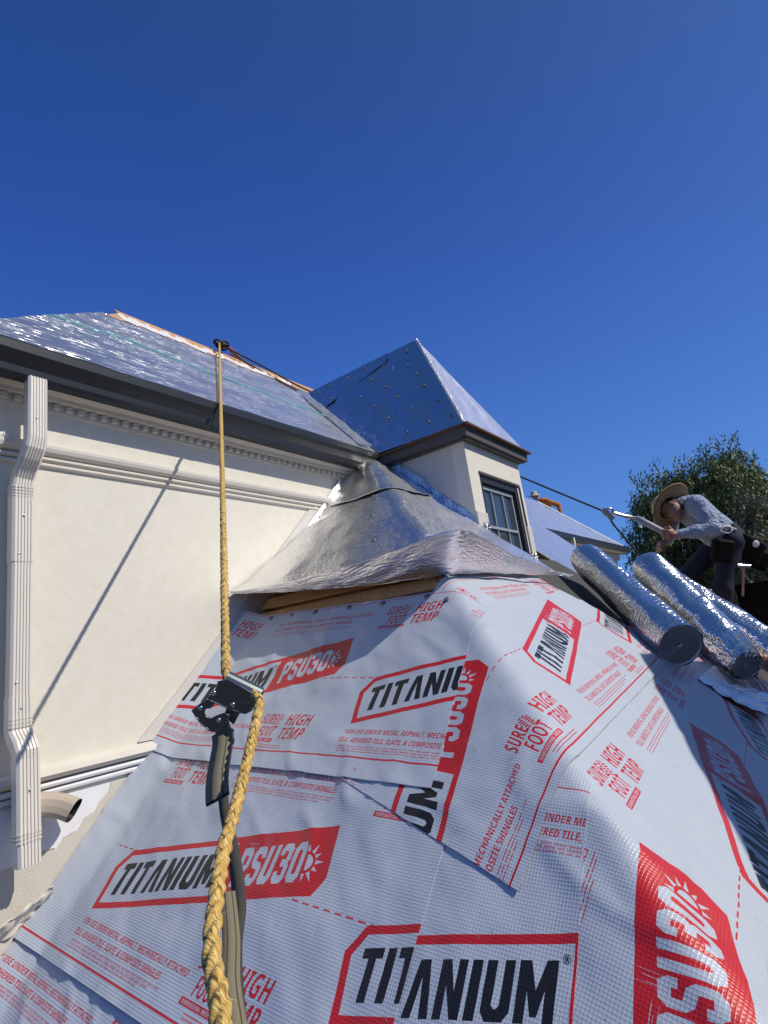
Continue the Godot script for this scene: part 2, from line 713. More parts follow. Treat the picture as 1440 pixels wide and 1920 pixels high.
func words(t: Transform2D, s: String, cap: float, narrow: float, slant: float, c: Color, fit := 0.0) -> void:
	# baseline starts at t's origin; fit: stretch to this length
	var tm := TextMesh.new()
	var f := SystemFont.new()
	f.font_names = PackedStringArray(["Droid Sans"])
	f.font_weight = 700
	tm.font = f
	tm.font_size = 64
	tm.pixel_size = 0.01
	tm.depth = 0.0
	tm.curve_step = 4.0
	tm.horizontal_alignment = HORIZONTAL_ALIGNMENT_LEFT
	tm.vertical_alignment = VERTICAL_ALIGNMENT_BOTTOM
	tm.text = s
	var a := tm.get_mesh_arrays()
	if a.is_empty() or a[0] == null:
		return
	var v: PackedVector3Array = a[Mesh.ARRAY_VERTEX]
	var idx := PackedInt32Array()
	if a[Mesh.ARRAY_INDEX] != null:
		idx = a[Mesh.ARRAY_INDEX]
	if idx.is_empty():
		idx = PackedInt32Array(range(v.size()))
	var lo := Vector2.INF
	var hi := -Vector2.INF
	for p in v:
		lo = lo.min(Vector2(p.x, p.y))
		hi = hi.max(Vector2(p.x, p.y))
	# cap height of the face is 0.714 of its size
	var up := cap / (0.64 * 0.714)
	var along := up * narrow
	if fit > 0.0:
		along = fit / (hi.x - lo.x)
	var base: float = lo.y + (0.0 if not ("," in s or "Q" in s) else 0.64 * 0.12)
	for k in range(0, idx.size(), 3):
		var q := []
		for e in 3:
			var p := v[idx[k + e]]
			var y := (p.y - base) * up
			q.append(Vector2((p.x - lo.x) * along + y * slant, -y))
		shape(t, q, c)


const GLYPH := {
	"T": [0.62, [[0, 0, 0.62, 0, 0.62, 0.2, 0.43, 0.2, 0.43, 1, 0.19, 1, 0.19, 0.2, 0, 0.2]]],
	"I": [0.25, [[0, 0, 0.25, 0, 0.25, 1, 0, 1]]],
	"A": [0.68, [[0, 1, 0.2, 0, 0.48, 0, 0.68, 1, 0.45, 1, 0.34, 0.3, 0.23, 1]]],
	"N": [0.66, [[0, 0, 0.24, 0, 0.44, 0.55, 0.44, 0, 0.66, 0, 0.66, 1, 0.44, 1, 0.22, 0.45, 0.22, 1, 0, 1]]],
	"U": [0.66, [[0, 0, 0.24, 0, 0.24, 0.74, 0.3, 0.8, 0.36, 0.8, 0.42, 0.74, 0.42, 0, 0.66, 0, 0.66, 0.84, 0.52, 1, 0.14, 1, 0, 0.84]]],
	"M": [0.86, [[0, 1, 0, 0, 0.26, 0, 0.43, 0.5, 0.6, 0, 0.86, 0, 0.86, 1, 0.63, 1, 0.63, 0.5, 0.5, 0.9, 0.36, 0.9, 0.23, 0.5, 0.23, 1]]],
	"P": [0.64, [[0, 0, 0.5, 0, 0.64, 0.14, 0.64, 0.5, 0.5, 0.64, 0.24, 0.64, 0.24, 1, 0, 1], [0.24, 0.2, 0.38, 0.2, 0.42, 0.24, 0.42, 0.42, 0.38, 0.46, 0.24, 0.46]]],
	"S": [0.64, [[0.14, 0, 0.5, 0, 0.64, 0.14, 0.64, 0.3, 0.42, 0.3, 0.42, 0.2, 0.22, 0.2, 0.22, 0.36, 0.5, 0.42, 0.64, 0.56, 0.64, 0.86, 0.5, 1, 0.14, 1, 0, 0.86, 0, 0.7, 0.22, 0.7, 0.22, 0.8, 0.42, 0.8, 0.42, 0.6, 0.14, 0.54, 0, 0.4, 0, 0.14]]],
	"3": [0.64, [[0.14, 0, 0.5, 0, 0.64, 0.14, 0.64, 0.42, 0.56, 0.5, 0.64, 0.58, 0.64, 0.86, 0.5, 1, 0.14, 1, 0, 0.86, 0, 0.7, 0.22, 0.7, 0.22, 0.8, 0.42, 0.8, 0.42, 0.59, 0.2, 0.59, 0.2, 0.41, 0.42, 0.41, 0.42, 0.2, 0.22, 0.2, 0.22, 0.3, 0, 0.3, 0, 0.14]]],
	"0": [0.64, [[0.14, 0, 0.5, 0, 0.64, 0.14, 0.64, 0.86, 0.5, 1, 0.14, 1, 0, 0.86, 0, 0.14], [0.22, 0.24, 0.26, 0.2, 0.38, 0.2, 0.42, 0.24, 0.42, 0.76, 0.38, 0.8, 0.26, 0.8, 0.22, 0.76]]],
}


func block_words(t: Transform2D, s: String, x: float, y: float, w: float, h: float, slant: float, c: Color, hole: Color) -> void:
	var total := 0.0
	for ch in s:
		total += GLYPH[ch][0] + 0.11
	var k := w / (total - 0.11)
	var pen := x
	for ch in s:
		var first := true
		for loop in GLYPH[ch][1]:
			var pts := []
			for i in range(0, loop.size(), 2):
				pts.append(Vector2(pen + loop[i] * k + (1.0 - loop[i + 1]) * h * slant, y + loop[i + 1] * h))
			shape(t, pts, c if first else hole)
			first = false
		pen += (GLYPH[ch][0] + 0.11) * k


func printed_sheet() -> ImageTexture:
	var paper := Color(0.70, 0.73, 0.77)
	var dark := Color(0.10, 0.10, 0.12)
	sheet = Image.create(2048, 1702, false, Image.FORMAT_RGB8)
	sheet.fill(paper)
	# the large plate: black name on the sheet's own grey, the rest reversed out of red
	var t := Transform2D(deg_to_rad(-13.5), Vector2(0, 0.612)) * Transform2D(0.0, Vector2(0, -0.185))
	shape(t, [Vector2(0.05, 0), Vector2(0.955, 0), Vector2(0.955, 0.14), Vector2(0.92, 0.185), Vector2(0, 0.185), Vector2(0, 0.05)], ink)
	shape(t, [Vector2(0.058, 0.018), Vector2(0.575, 0.018), Vector2(0.55, 0.167), Vector2(0.02, 0.167), Vector2(0.02, 0.058)], paper)
	block_words(t, "TITANIUM", 0.04, 0.045, 0.485, 0.10, 0.16, dark, paper)
	block_words(t, "PSU30", 0.60, 0.038, 0.255, 0.11, 0.10, paper, ink)
	var sun_at := Vector2(0.872, 0.098)
	var disc := []
	for k in 13:
		var a := -PI / 2 + PI * k / 12.0
		disc.append(sun_at + Vector2(cos(a), sin(a)) * 0.022)
	shape(t, disc, paper)
	for k in 7:
		var a := -PI * 0.5 + PI * k / 6.0
		var d := Vector2(cos(a), sin(a))
		shape(t, [sun_at + d * 0.03 + d.orthogonal() * 0.006, sun_at + d * (0.058 if k % 2 else 0.05), sun_at + d * 0.03 - d.orthogonal() * 0.006], paper)
	words(t * Transform2D(0, Vector2(0.548, 0.052)), "®", 0.016, 1.0, 0.0, dark)
	# the smaller block and the line of use, twice in each repeat
	for o in [Vector2(-0.11, 0.05), Vector2(0.62, 0.58)]:
		var b := Transform2D(0, o)
		words(b * Transform2D(0, Vector2(0.008, 0.047)), "SURE", 0.044, 0.6, 0.16, ink, 0.082)
		words(b * Transform2D(0, Vector2(0.03, 0.099)), "FOOT", 0.044, 0.6, 0.16, ink, 0.086)
		words(b * Transform2D(0, Vector2(0.157, 0.050)), "HIGH", 0.048, 0.6, 0.16, ink, 0.125)
		words(b * Transform2D(0, Vector2(0.150, 0.108)), "TEMP", 0.048, 0.6, 0.16, ink, 0.128)
		shape(b, [Vector2(0.004, 0.106), Vector2(0.132, 0.106), Vector2(0.130, 0.122), Vector2(0.002, 0.122)], ink)
		words(b * Transform2D(0, Vector2(0.010, 0.119)), "DIMENSIONAL MESH", 0.0095, 0.7, 0.1, paper, 0.112)
		# sole of a shoe: rows of short treads
		for k in 6:
			var w: float = [0.010, 0.016, 0.017, 0.013, 0.015, 0.011][k]
			rect_at(b * Transform2D(0.35, Vector2(0.118, 0.004)), -w, k * 0.0085, w * 0.85, 0.005, ink)
			rect_at(b * Transform2D(0.35, Vector2(0.118, 0.004)), w * 0.15, k * 0.0085 + 0.002, w * 0.85, 0.005, ink)
	for o in [Vector2(0.316, 0.090), Vector2(0.0, 0.652)]:
		words(Transform2D(0, o), "FOR USE UNDER METAL, ASPHALT, MECHANICALLY ATTACHED", 0.0175, 0.7, 0.15, ink, 0.60)
		words(Transform2D(0, o + Vector2(-0.012, 0.033)), "TILE, ADHERED TILE, SLATE, & COMPOSITE SHINGLES", 0.0175, 0.7, 0.15, ink, 0.51)
		# small print, too fine to read
		for row in 3:
			var x := 0.0
			while x < 0.50 - row * 0.04:
				var w := rng.randf_range(0.008, 0.035)
				rect_at(Transform2D(0, o), x, 0.046 + row * 0.0085, w, 0.0032, ink.lerp(paper, 0.45))
				x += w + 0.005
	for row in 2:
		rect_at(Transform2D(0, Vector2(0.66, 0.712)), 0.0, row * 0.009, 0.16, 0.003, ink.lerp(paper, 0.4))
	for k in 8:
		rect_at(Transform2D(0, Vector2(0.84, 0.415)), k * 0.039, 0, 0.024, 0.0035, ink)
	rect_at(Transform2D.IDENTITY, 0.0, 0.734, PRINT.x, 0.0055, ink)
	rect_at(Transform2D.IDENTITY, 0.0, 0.004, PRINT.x, 0.004, ink.lerp(paper, 0.25))
	for x in [0.12, 0.67]:
		rect_at(Transform2D(0, Vector2(x, 0.775)), -0.009, -0.001, 0.018, 0.002, ink)
		rect_at(Transform2D(0, Vector2(x, 0.775)), -0.001, -0.009, 0.002, 0.018, ink)
	# specks of grit and faint scuffs from boots and knees
	for k in 70:
		var o := Vector2(rng.randf() * PRINT.x, rng.randf() * 0.85 - 0.05)
		rect_at(Transform2D(rng.randf() * TAU, o), 0, 0, rng.randf_range(0.0015, 0.0035), rng.randf_range(0.001, 0.0025), paper.lerp(Color(0.25, 0.22, 0.18), rng.randf_range(0.3, 0.8)))
	for k in 26:
		var o := Vector2(rng.randf() * PRINT.x, rng.randf() * 0.85 - 0.05)
		var turn := rng.randf() * TAU
		for s in 5:
			rect_at(Transform2D(turn + rng.randfn() * 0.05, o + Vector2(rng.randfn(), rng.randfn()) * 0.006), 0, 0, rng.randf_range(0.012, 0.05), 0.0009, paper.darkened(rng.randf_range(0.05, 0.16)))
	return ImageTexture.create_from_image(sheet)


# ------------------------------------------------------------------ setting and house
func make_ground() -> void:
	var g := thing("ground", "", "", Vector3(0, GROUND, 0), "", "structure")
	var st := begin()
	quad(st, Vector3(-400, GROUND, -400), Vector3(400, GROUND, -400), Vector3(400, GROUND, 400), Vector3(-400, GROUND, 400))
	part(g, "soil", done(st), M.ground)


func roof_point(x: float, away: float, off := 0.0) -> Vector3:
	# on the main slope; away = metres behind the eye plane
	return Vector3(x, 1.40 + PITCH * (away - 2.28), -away) + NB * off


func slope_sheet(x0b: float, x1b: float, x0t: float, x1t: float, a0: float, a1: float, off: float, amp: float, ragged := 0.0) -> ArrayMesh:
	var nu := 56
	var nv := 22
	var at := func(i: int, j: int) -> Vector3:
		var v := float(j) / nv
		var u := float(i) / nu
		var x := lerpf(lerpf(x0b, x1b, u), lerpf(x0t, x1t, u), v)
		var a := lerpf(a0, a1, v)
		if j == nv:
			a += ragged * nz.get_noise_2d(x * 7.0, 3.0)
		return roof_point(x, a, off + amp * nz.get_noise_2d(x * 2.2, a * 5.0) + amp * 0.4 * nz.get_noise_2d(x * 9.0, a * 14.0 + 8.0))
	var uv := func(i: int, j: int) -> Vector2:
		var v := float(j) / nv
		var x := lerpf(lerpf(x0b, x1b, float(i) / nu), lerpf(x0t, x1t, float(i) / nu), v)
		return Vector2(x, lerpf(a0, a1, v) * 1.386) * 0.36
	return grid_mesh(nu, nv, at, uv, -NB * 0.004)


func wall_patch(h: Node3D, called: String, pts: Array, thick: float, m: Material, label := "") -> void:
	var q := []
	for p in pts:
		q.append(Vector2(p[0], p[1]))
	part(h, called, prism_mesh(q, Vector3(0, 0, -2.4 - 0.001), Vector3.RIGHT, Vector3.UP, Vector3(0, 0, thick + 0.001)), m, label)


func make_house() -> void:
	var h := thing("house", "cream stucco house wall under a foil covered main roof", "house", Vector3(3.0, GROUND, -5.0))
	# walls with thickness
	part(h, "front_wall", box_mesh(Vector3(2.98, -2.36, -2.55), Vector3(2.26, 3.64, 0.15)), M.stucco)
	part(h, "side_wall", box_mesh(Vector3(0.87, -2.36, -5.6), Vector3(0.15, 3.64, 2.9)), M.stucco)
	# cornice: frieze board, dentils under it, soffit
	var run := func(called: String, prof: Array, m: Material) -> void:
		var q := []
		for p in prof:
			q.append(Vector2(p[0], p[1]))
		part(h, called, prism_mesh(q, Vector3(0.66, 0, -2.4), Vector3(0, 0, 1), Vector3.UP, Vector3(2.6, 0, 0)), m)
	run.call("cornice", [[0.0, 1.205], [0.045, 1.205], [0.05, 1.222], [0.075, 1.235], [0.08, 1.25], [0.08, 1.275], [0.0, 1.275]], M.moulding)
	run.call("soffit_board", [[0.0, 1.277], [0.095, 1.277], [0.095, 1.34], [0.0, 1.34]], M.dark_trim)
	run.call("dentil_backing", [[0.0, 1.165], [0.012, 1.165], [0.012, 1.203], [0.0, 1.203]], M.moulding)
	var dent := box_mesh(Vector3.ZERO, Vector3(0.0125, 0.0115, 0.010), 0.0015)
	for k in 49:
		var d := part(h, "dentil", dent, M.moulding)
		d.position += Vector3(0.72 + k * 0.0512, 1.189, -2.4 + 0.0225)
	run.call("band_moulding", [[0.0, 0.962], [0.016, 0.966], [0.03, 0.975], [0.036, 0.990], [0.036, 1.004], [0.026, 1.012], [0.0, 1.018]], M.moulding)
	run.call("band_moulding", [[0.0, 0.936], [0.013, 0.938], [0.02, 0.944], [0.02, 0.952], [0.013, 0.957], [0.0, 0.958]], M.moulding)
	run.call("band_moulding", [[0.0, 0.911], [0.011, 0.913], [0.016, 0.919], [0.016, 0.926], [0.011, 0.931], [0.0, 0.932]], M.moulding)
	# the ledge low on the wall, in three steps
	var ledge := func(called: String, prof: Array, m: Material) -> void:
		var q := []
		for p in prof:
			q.append(Vector2(p[0], p[1]))
		part(h, called, prism_mesh(q, Vector3(0.66, 0, -2.4), Vector3(0, 0, 1), Vector3.UP, Vector3(0.86, 0, 0)), m)
	ledge.call("ledge_moulding", [[0.0, -0.300], [0.035, -0.296], [0.05, -0.280], [0.042, -0.262], [0.0, -0.245]], M.moulding)
	ledge.call("ledge_moulding", [[0.0, -0.325], [0.026, -0.323], [0.03, -0.314], [0.026, -0.306], [0.0, -0.304]], M.white_coat)
	ledge.call("ledge_moulding", [[0.0, -0.350], [0.018, -0.348], [0.021, -0.339], [0.018, -0.332], [0.0, -0.330]], M.white_coat)
	# coats and repairs on the wall; each has a ragged edge of its own
	wall_patch(h, "white_coat", [[0.80, -0.36], [1.285, -0.366], [1.27, -0.40], [1.235, -0.425], [1.215, -0.455], [1.175, -0.47], [1.15, -0.50], [1.10, -0.512], [1.075, -0.535], [1.03, -0.53], [0.99, -0.545], [0.80, -0.55]], 0.005, M.white_coat, "bluish white coat of paint below the ledge")
	wall_patch(h, "bare_render", [[1.29, -0.367], [1.36, -0.369], [1.345, -0.41], [1.30, -0.44], [1.27, -0.50], [1.20, -0.545], [1.17, -0.60], [1.10, -0.64], [1.06, -0.74], [0.92, -0.80], [0.80, -0.80], [0.80, -0.56], [0.99, -0.55], [1.03, -0.535], [1.08, -0.54], [1.105, -0.518], [1.155, -0.505], [1.18, -0.475], [1.22, -0.46], [1.24, -0.43], [1.275, -0.405]], 0.003, M.render_coat, "rough bare render with a torn outline")
	wall_patch(h, "plaster_strip", [[2.600, 0.905], [2.35, 0.665], [2.107, 0.430], [1.975, 0.292], [1.84, 0.165], [1.60, -0.062], [1.405, -0.24], [1.545, -0.247], [1.80, -0.02], [2.44, 0.595], [2.72, 0.87], [2.68, 0.945]], 0.010, M.plaster, "paler plaster strip along the roof line")
	wall_patch(h, "plaster_strip", [[1.37, -0.368], [1.49, -0.366], [1.42, -0.372], [1.30, -0.50], [1.16, -0.64], [1.06, -0.76], [1.02, -0.78], [1.08, -0.66], [1.18, -0.60], [1.21, -0.55], [1.28, -0.505], [1.31, -0.445], [1.352, -0.415]], 0.008, M.plaster)
	wall_patch(h, "repair_patch", [[3.02, 0.985], [3.05, 0.94], [3.00, 0.935], [2.90, 0.93], [2.83, 0.915], [2.85, 0.94], [2.93, 1.0], [2.97, 1.03]], 0.040, M.plaster)
	# roof: deck, two foil courses, bare plywood along the ridge
	var st := begin()
	quad(st, roof_point(0.66, 2.26, -0.02), roof_point(5.0, 2.26, -0.02), roof_point(5.0, 3.78, -0.02), roof_point(2.18, 3.78, -0.02))
	part(h, "roof_deck", done(st), M.wood)
	var st2 := begin()
	quad(st2, roof_point(0.66, 2.26, -0.02), roof_point(2.18, 3.78, -0.02), Vector3(2.18, 2.84, -8.6), Vector3(0.66, 1.38, -8.6))
	quad(st2, roof_point(2.18, 3.78, -0.02), roof_point(5.0, 3.78, -0.02), Vector3(5.0, 2.84, -8.6), Vector3(2.18, 2.84, -8.6))
	part(h, "rear_roof", done(st2), M.felt)
	part(h, "foil_course", slope_sheet(0.67, 4.9, 1.53, 4.9, 2.25, 3.12, 0.005, 0.004), M.foil_streaked)
	part(h, "foil_course", slope_sheet(1.475, 4.9, 1.86, 4.9, 3.06, 3.44, 0.010, 0.004, 0.05), M.foil_streaked)
	part(h, "foil_fringe", grid_mesh(120, 2, func(i: int, j: int) -> Vector3:
		var x := lerpf(2.00, 3.70, i / 120.0)
		var a := 3.42 + 0.05 * nz.get_noise_2d(x * 7.0, 3.0) + j * (0.022 + 0.020 * nz.get_noise_2d(x * 17.0, 9.0)) + 0.08 * pow(1.0 - i / 120.0, 3.0) * j / 2.0
		return roof_point(x, a, 0.018 + 0.006 * j * (1.0 + nz.get_noise_1d(x * 24.0))), func(i: int, j: int): return Vector2(i, j) * 0.02), M.white, "torn white edge of the foil below the bare ridge")
	for k in 7:
		var x0 := 2.14 + k * 0.42
		var st3 := begin()
		box(st3, roof_point(x0 + 0.207, 3.635, -0.006), Vector3(0.2055, 0, 0), Vector3(0, 0.6925, -0.7214) * 0.20, NB * 0.006, 0.002)
		part(h, "ridge_board", done(st3), M.wood)
	# crinkled valley strip beside the dormer
	part(h, "valley_strip", grid_mesh(40, 6, func(i: int, j: int) -> Vector3:
		var v := i / 40.0
		var a := lerpf(2.27, 3.27, v)
		var x := lerpf(3.20, 3.69, v) - 0.13 * (1.0 - j / 6.0) - 0.012
		return roof_point(x, a, 0.020 + 0.016 * (j / 6.0) + 0.006 * nz.get_noise_2d(x * 14.0, a * 9.0)), func(i: int, j: int): return Vector2(i / 40.0 * 1.4, j / 6.0 * 0.13) * 0.7, -NB * 0.004), M.foil_bright)


# ------------------------------------------------------------------ dormer
const DL := 3.28
const DR := 4.16
const DF := -1.58


func cap_nail(p: Vector3, n: Vector3) -> ArrayMesh:
	return lathe([Vector2(0.0005, 0.0035), Vector2(0.004, 0.0032), Vector2(0.0055, 0.0012), Vector2(0.010, 0.0022), Vector2(0.0125, 0.0008), Vector2(0.013, -0.002)], p, n, 12)


func foil_face(a: Vector3, b: Vector3, c: Vector3, d: Vector3, n: Vector3, amp: float, uvk := 0.5) -> ArrayMesh:
	# a, b along the eave; c above b, d above a
	var nu := 30
	var nv := 30
	var at := func(i: int, j: int) -> Vector3:
		var u := float(i) / nu
		var v := float(j) / nv
		var p: Vector3 = a.lerp(b, u).lerp(d.lerp(c, u), v)
		var edge := minf(minf(u, 1.0 - u), minf(v, 1.0 - v)) * 6.0
		return p + n * (amp * clampf(edge, 0.25, 1.0) * (nz.get_noise_3dv(p * 3.0) + 0.4 * nz.get_noise_3dv(p * 9.0)))
	var ex := (b - a).normalized()
	var ey := n.cross(ex).normalized()
	var uv := func(i: int, j: int) -> Vector2:
		var p: Vector3 = a.lerp(b, float(i) / nu).lerp(d.lerp(c, float(i) / nu), float(j) / nv) - a
		return Vector2(p.dot(ex), p.dot(ey)) * uvk
	return grid_mesh(nu, nv, at, uv)


func make_dormer() -> void:
	var d := thing("dormer", "cream dormer with a steep foil covered hipped roof and a dark sash window", "dormer", Vector3(3.72, 0.4, -2.0))
	# left wall with a slanted foot that follows the bay roof behind it
	part(d, "side_wall", prism_mesh([Vector2(-1.58, 0.10), Vector2(-1.58, 1.27), Vector2(-2.45, 1.27), Vector2(-2.45, 0.9)], Vector3(DL, 0, 0), Vector3(0, 0, 1), Vector3.UP, Vector3(0.10, 0, 0)), M.plaster)
	part(d, "side_wall", box_mesh(Vector3(DR - 0.05, 0.65, -2.0), Vector3(0.05, 0.62, 0.42)), M.plaster)
	# front wall round the opening, butted end to end
	var w0 := 3.425
	var w1 := 4.085
	var wb := 0.40
	var wt := 1.052
	var zf := DF - 0.05
	part(d, "front_wall", box_mesh(Vector3((DL + w0) / 2 + 0.0, 0.64, zf + 0.002), Vector3((w0 - DL) / 2 + 0.001, 0.632, 0.05)), M.stucco)
	part(d, "front_wall", box_mesh(Vector3((DR + w1) / 2, 0.64, zf + 0.002), Vector3((DR - w1) / 2, 0.632, 0.05)), M.stucco)
	part(d, "front_wall", box_mesh(Vector3((w0 + w1) / 2, (wt + 1.272) / 2, zf + 0.002), Vector3((w1 - w0) / 2 - 0.001, (1.272 - wt) / 2, 0.05)), M.stucco)
	part(d, "front_wall", box_mesh(Vector3((w0 + w1) / 2, 0.205, zf + 0.002), Vector3((w1 - w0) / 2 - 0.001, 0.195, 0.05)), M.stucco)
	# cracks in the corner piers
	part(d, "repair_block", box_mesh(Vector3((DL + w0) / 2, 0.60, DF + 0.006), Vector3((w0 - DL) / 2 + 0.004, 0.170, 0.007), 0.003), M.plaster, "pale repair piece at the corner below a crack")
	part(d, "repair_block", box_mesh(Vector3((DR + w1) / 2, 0.55, DF + 0.006), Vector3((DR - w1) / 2 + 0.003, 0.190, 0.007), 0.003), M.plaster)
	# window: casing, then a sash of three by two lights
	var win := part(d, "window", box_mesh(Vector3((w0 + w1) / 2, 0.7, DF - 0.40), Vector3(0.36, 0.4, 0.01)), M.room)
	var fr := begin()
	for s in [[w0 + 0.022, 0.022], [w1 - 0.032, 0.032]]:
		box(fr, Vector3(s[0], (wb + wt) / 2, DF - 0.035), Vector3(s[1], 0, 0), Vector3(0, (wt - wb) / 2 - 0.001, 0), Vector3(0, 0, 0.030), 0.003)
	box(fr, Vector3((w0 + w1) / 2 - 0.005, wt - 0.028, DF - 0.036), Vector3((w1 - w0) / 2 - 0.056, 0, 0), Vector3(0, 0.026, 0), Vector3(0, 0, 0.029), 0.003)
	part(win, "casing", done(fr), M.black)
	var trim := begin()
	beam_to(trim, Vector3(w0 - 0.004, wt + 0.006, DF + 0.005), Vector3(w1 + 0.004, wt + 0.006, DF + 0.005), 0.006, 0.008)
	beam_to(trim, Vector3(w1 + 0.006, wb, DF + 0.005), Vector3(w1 + 0.006, wt - 0.003, DF + 0.005), 0.006, 0.006, Vector3.FORWARD)
	part(win, "trim", done(trim), M.dark_trim)
	var s0 := w0 + 0.046
	var s1 := w1 - 0.066
	var zs := DF - 0.045
	var sb := begin()
	box(sb, Vector3((s0 + s1) / 2, wt - 0.074, zs), Vector3((s1 - s0) / 2, 0, 0), Vector3(0, 0.016, 0), Vector3(0, 0, 0.014), 0.003)
	for x in [s0 + 0.011, s1 - 0.011]:
		box(sb, Vector3(x, (wb + wt) / 2 - 0.046, zs - 0.001), Vector3(0.011, 0, 0), Vector3(0, (wt - wb) / 2 - 0.044, 0), Vector3(0, 0, 0.013), 0.003)
	part(win, "sash", done(sb), M.sash)
	part(win, "meeting_rail", box_mesh(Vector3((s0 + s1) / 2, 0.695, zs + 0.004), Vector3((s1 - s0) / 2 - 0.023, 0.011, 0.012), 0.003), M.sash)
	for k in [1, 2]:
		var x: float = lerpf(s0, s1, k / 3.0)
		part(win, "glazing_bar", box_mesh(Vector3(x, 0.833, zs + 0.002), Vector3(0.0065, 0.125, 0.009), 0.002), M.sash)
		part(win, "glazing_bar", box_mesh(Vector3(x, 0.542, zs + 0.002), Vector3(0.0065, 0.140, 0.009), 0.002), M.sash)
	for k in 3:
		var x: float = lerpf(s0, s1, (k + 0.5) / 3.0)
		for y in [[0.833, 0.126], [0.542, 0.141]]:
			part(win, "pane", box_mesh(Vector3(x, y[0], zs - 0.003), Vector3((s1 - s0) / 6 - 0.004, y[1], 0.002)), M.glass)
	# roof
	var e := 1.325
	var fl := Vector3(3.20, e, -1.51)
	var frr := Vector3(4.235, e, -1.51)
	var bl := Vector3(3.20, 1.345, -2.26)
	var br := Vector3(4.235, 1.345, -2.26)
	var apex := Vector3(3.715, 2.385, -2.045)
	var rear := Vector3(3.715, 2.385, -3.32)
	# bed boards and fascia under the eave
	var fs := begin()
	beam_to(fs, Vector3(3.225, e - 0.033, -2.24), Vector3(3.225, e - 0.033, -1.535), 0.018, 0.030)
	beam_to(fs, Vector3(3.207, e - 0.033, -1.533), Vector3(4.228, e - 0.033, -1.533), 0.018, 0.030)
	beam_to(fs, Vector3(4.21, e - 0.033, -1.552), Vector3(4.21, e - 0.033, -2.24), 0.018, 0.030)
	beam_to(fs, Vector3(3.247, e - 0.060, -1.557), Vector3(4.19, e - 0.060, -1.557), 0.022, 0.014)
	beam_to(fs, Vector3(3.262, e - 0.060, -2.24), Vector3(3.262, e - 0.060, -1.58), 0.017, 0.014)
	part(d, "fascia", done(fs), M.dark_trim)
	var bed := begin()
	beam_to(bed, Vector3(3.205, e + 0.004, -2.24), Vector3(3.205, e + 0.004, -1.505), 0.022, 0.006)
	beam_to(bed, Vector3(3.183, e + 0.004, -1.502), Vector3(4.25, e + 0.004, -1.502), 0.022, 0.006)
	part(d, "deck_edge", done(bed), M.boot)
	var up := Vector3(0, 0.012, 0)
	var nl := (apex - fl).cross(rear - fl).normalized()
	if nl.x > 0:
		nl = -nl
	part(d, "roof_left", foil_face(bl + up, fl + up, apex, rear, nl, 0.010, 0.8), M.foil_smooth, "smooth foil face mirroring the sky")
	# lap of a second sheet along the upper back edge
	var la := rear.lerp(bl, 0.30) + nl * 0.006
	var lb := apex.lerp(fl, 0.12).lerp(rear, 0.26) + nl * 0.006
	part(d, "foil_lap", foil_face(la, lb, apex.lerp(rear, 0.22) + nl * 0.006, rear + nl * 0.006, nl, 0.006, 0.8), M.foil_smooth)
	var nf := (frr - fl).cross(apex - fl).normalized()
	if nf.z < 0:
		nf = -nf
	part(d, "roof_front", foil_face(fl + up, frr + up, apex + Vector3(0.006, 0, 0), apex + Vector3(-0.006, 0, 0), nf, 0.012, 0.5), M.foil_bright)
	var nr := Vector3(-nl.x, nl.y, nl.z)
	part(d, "roof_right", foil_face(frr + up, br + up, rear, apex, nr, 0.008, 0.5), M.foil_crinkled)
	# turned hip edge
	part(d, "hip_fold", tube(smooth_path([fl + up, fl.lerp(apex, 0.5) + Vector3(-0.004, 0.012, 0.004), apex + Vector3(0, 0.004, 0.002)], 0.05), func(s, _a): return 0.012 + 0.003 * nz.get_noise_1d(s * 20.0), 8), M.foil_crinkled)
	# rows of cap nails
	var place := func(u: float, v: float) -> Vector3:
		return bl.lerp(fl, u).lerp(rear.lerp(apex, u), v) + nl * 0.010
	for q in [[0.93, 0.10], [0.90, 0.28], [0.87, 0.47], [0.87, 0.62], [0.85, 0.76], [0.9, 0.92], [0.72, 0.12], [0.66, 0.30], [0.63, 0.47], [0.60, 0.63], [0.55, 0.78], [0.48, 0.10], [0.43, 0.30], [0.40, 0.48], [0.37, 0.64], [0.33, 0.80], [0.56, 0.95], [0.40, 0.95], [0.24, 0.95], [0.16, 0.78], [0.12, 0.93]]:
		part(d, "cap_nail", cap_nail(place.call(q[0], q[1]), nl), M.washer)
	# foil turned up against the left wall, with a rounded end
	var flash := func(za: float, zb: float, hgt: float, x: float) -> ArrayMesh:
		var n := 24
		return grid_mesh(n, 5, func(i: int, j: int) -> Vector3:
			var z := lerpf(za, zb, float(i) / n)
			var foot := -PITCH * z - 0.89
			var end := minf(float(i), float(n - i)) / n * 10.0
			var hh: float = hgt * minf(1.0, 0.55 + 0.45 * sqrt(clampf(end, 0.0, 1.0)))
			return Vector3(x - 0.004 + 0.004 * nz.get_noise_2d(z * 12.0, j * 0.8), foot + 0.012 + hh * j / 5.0, z), func(i: int, j: int): return Vector2(i / 24.0 * 0.6, j / 5.0 * 0.12), Vector3(0.003, 0, 0))
	part(d, "wall_flashing", flash.call(-2.34, -1.86, 0.125, DL - 0.010), M.foil_smooth)
	part(d, "wall_flashing", flash.call(-1.90, -1.585, 0.095, DL - 0.004), M.foil_smooth)
	# crumpled foil scraps at the foot of the front corners
	for q in [Vector3(DL + 0.05, 0.640, DF + 0.035), Vector3(DR - 0.12, 0.475, DF + 0.035)]:
		part(d, "foil_scrap", crumple(q, 0.045), M.foil_crinkled)


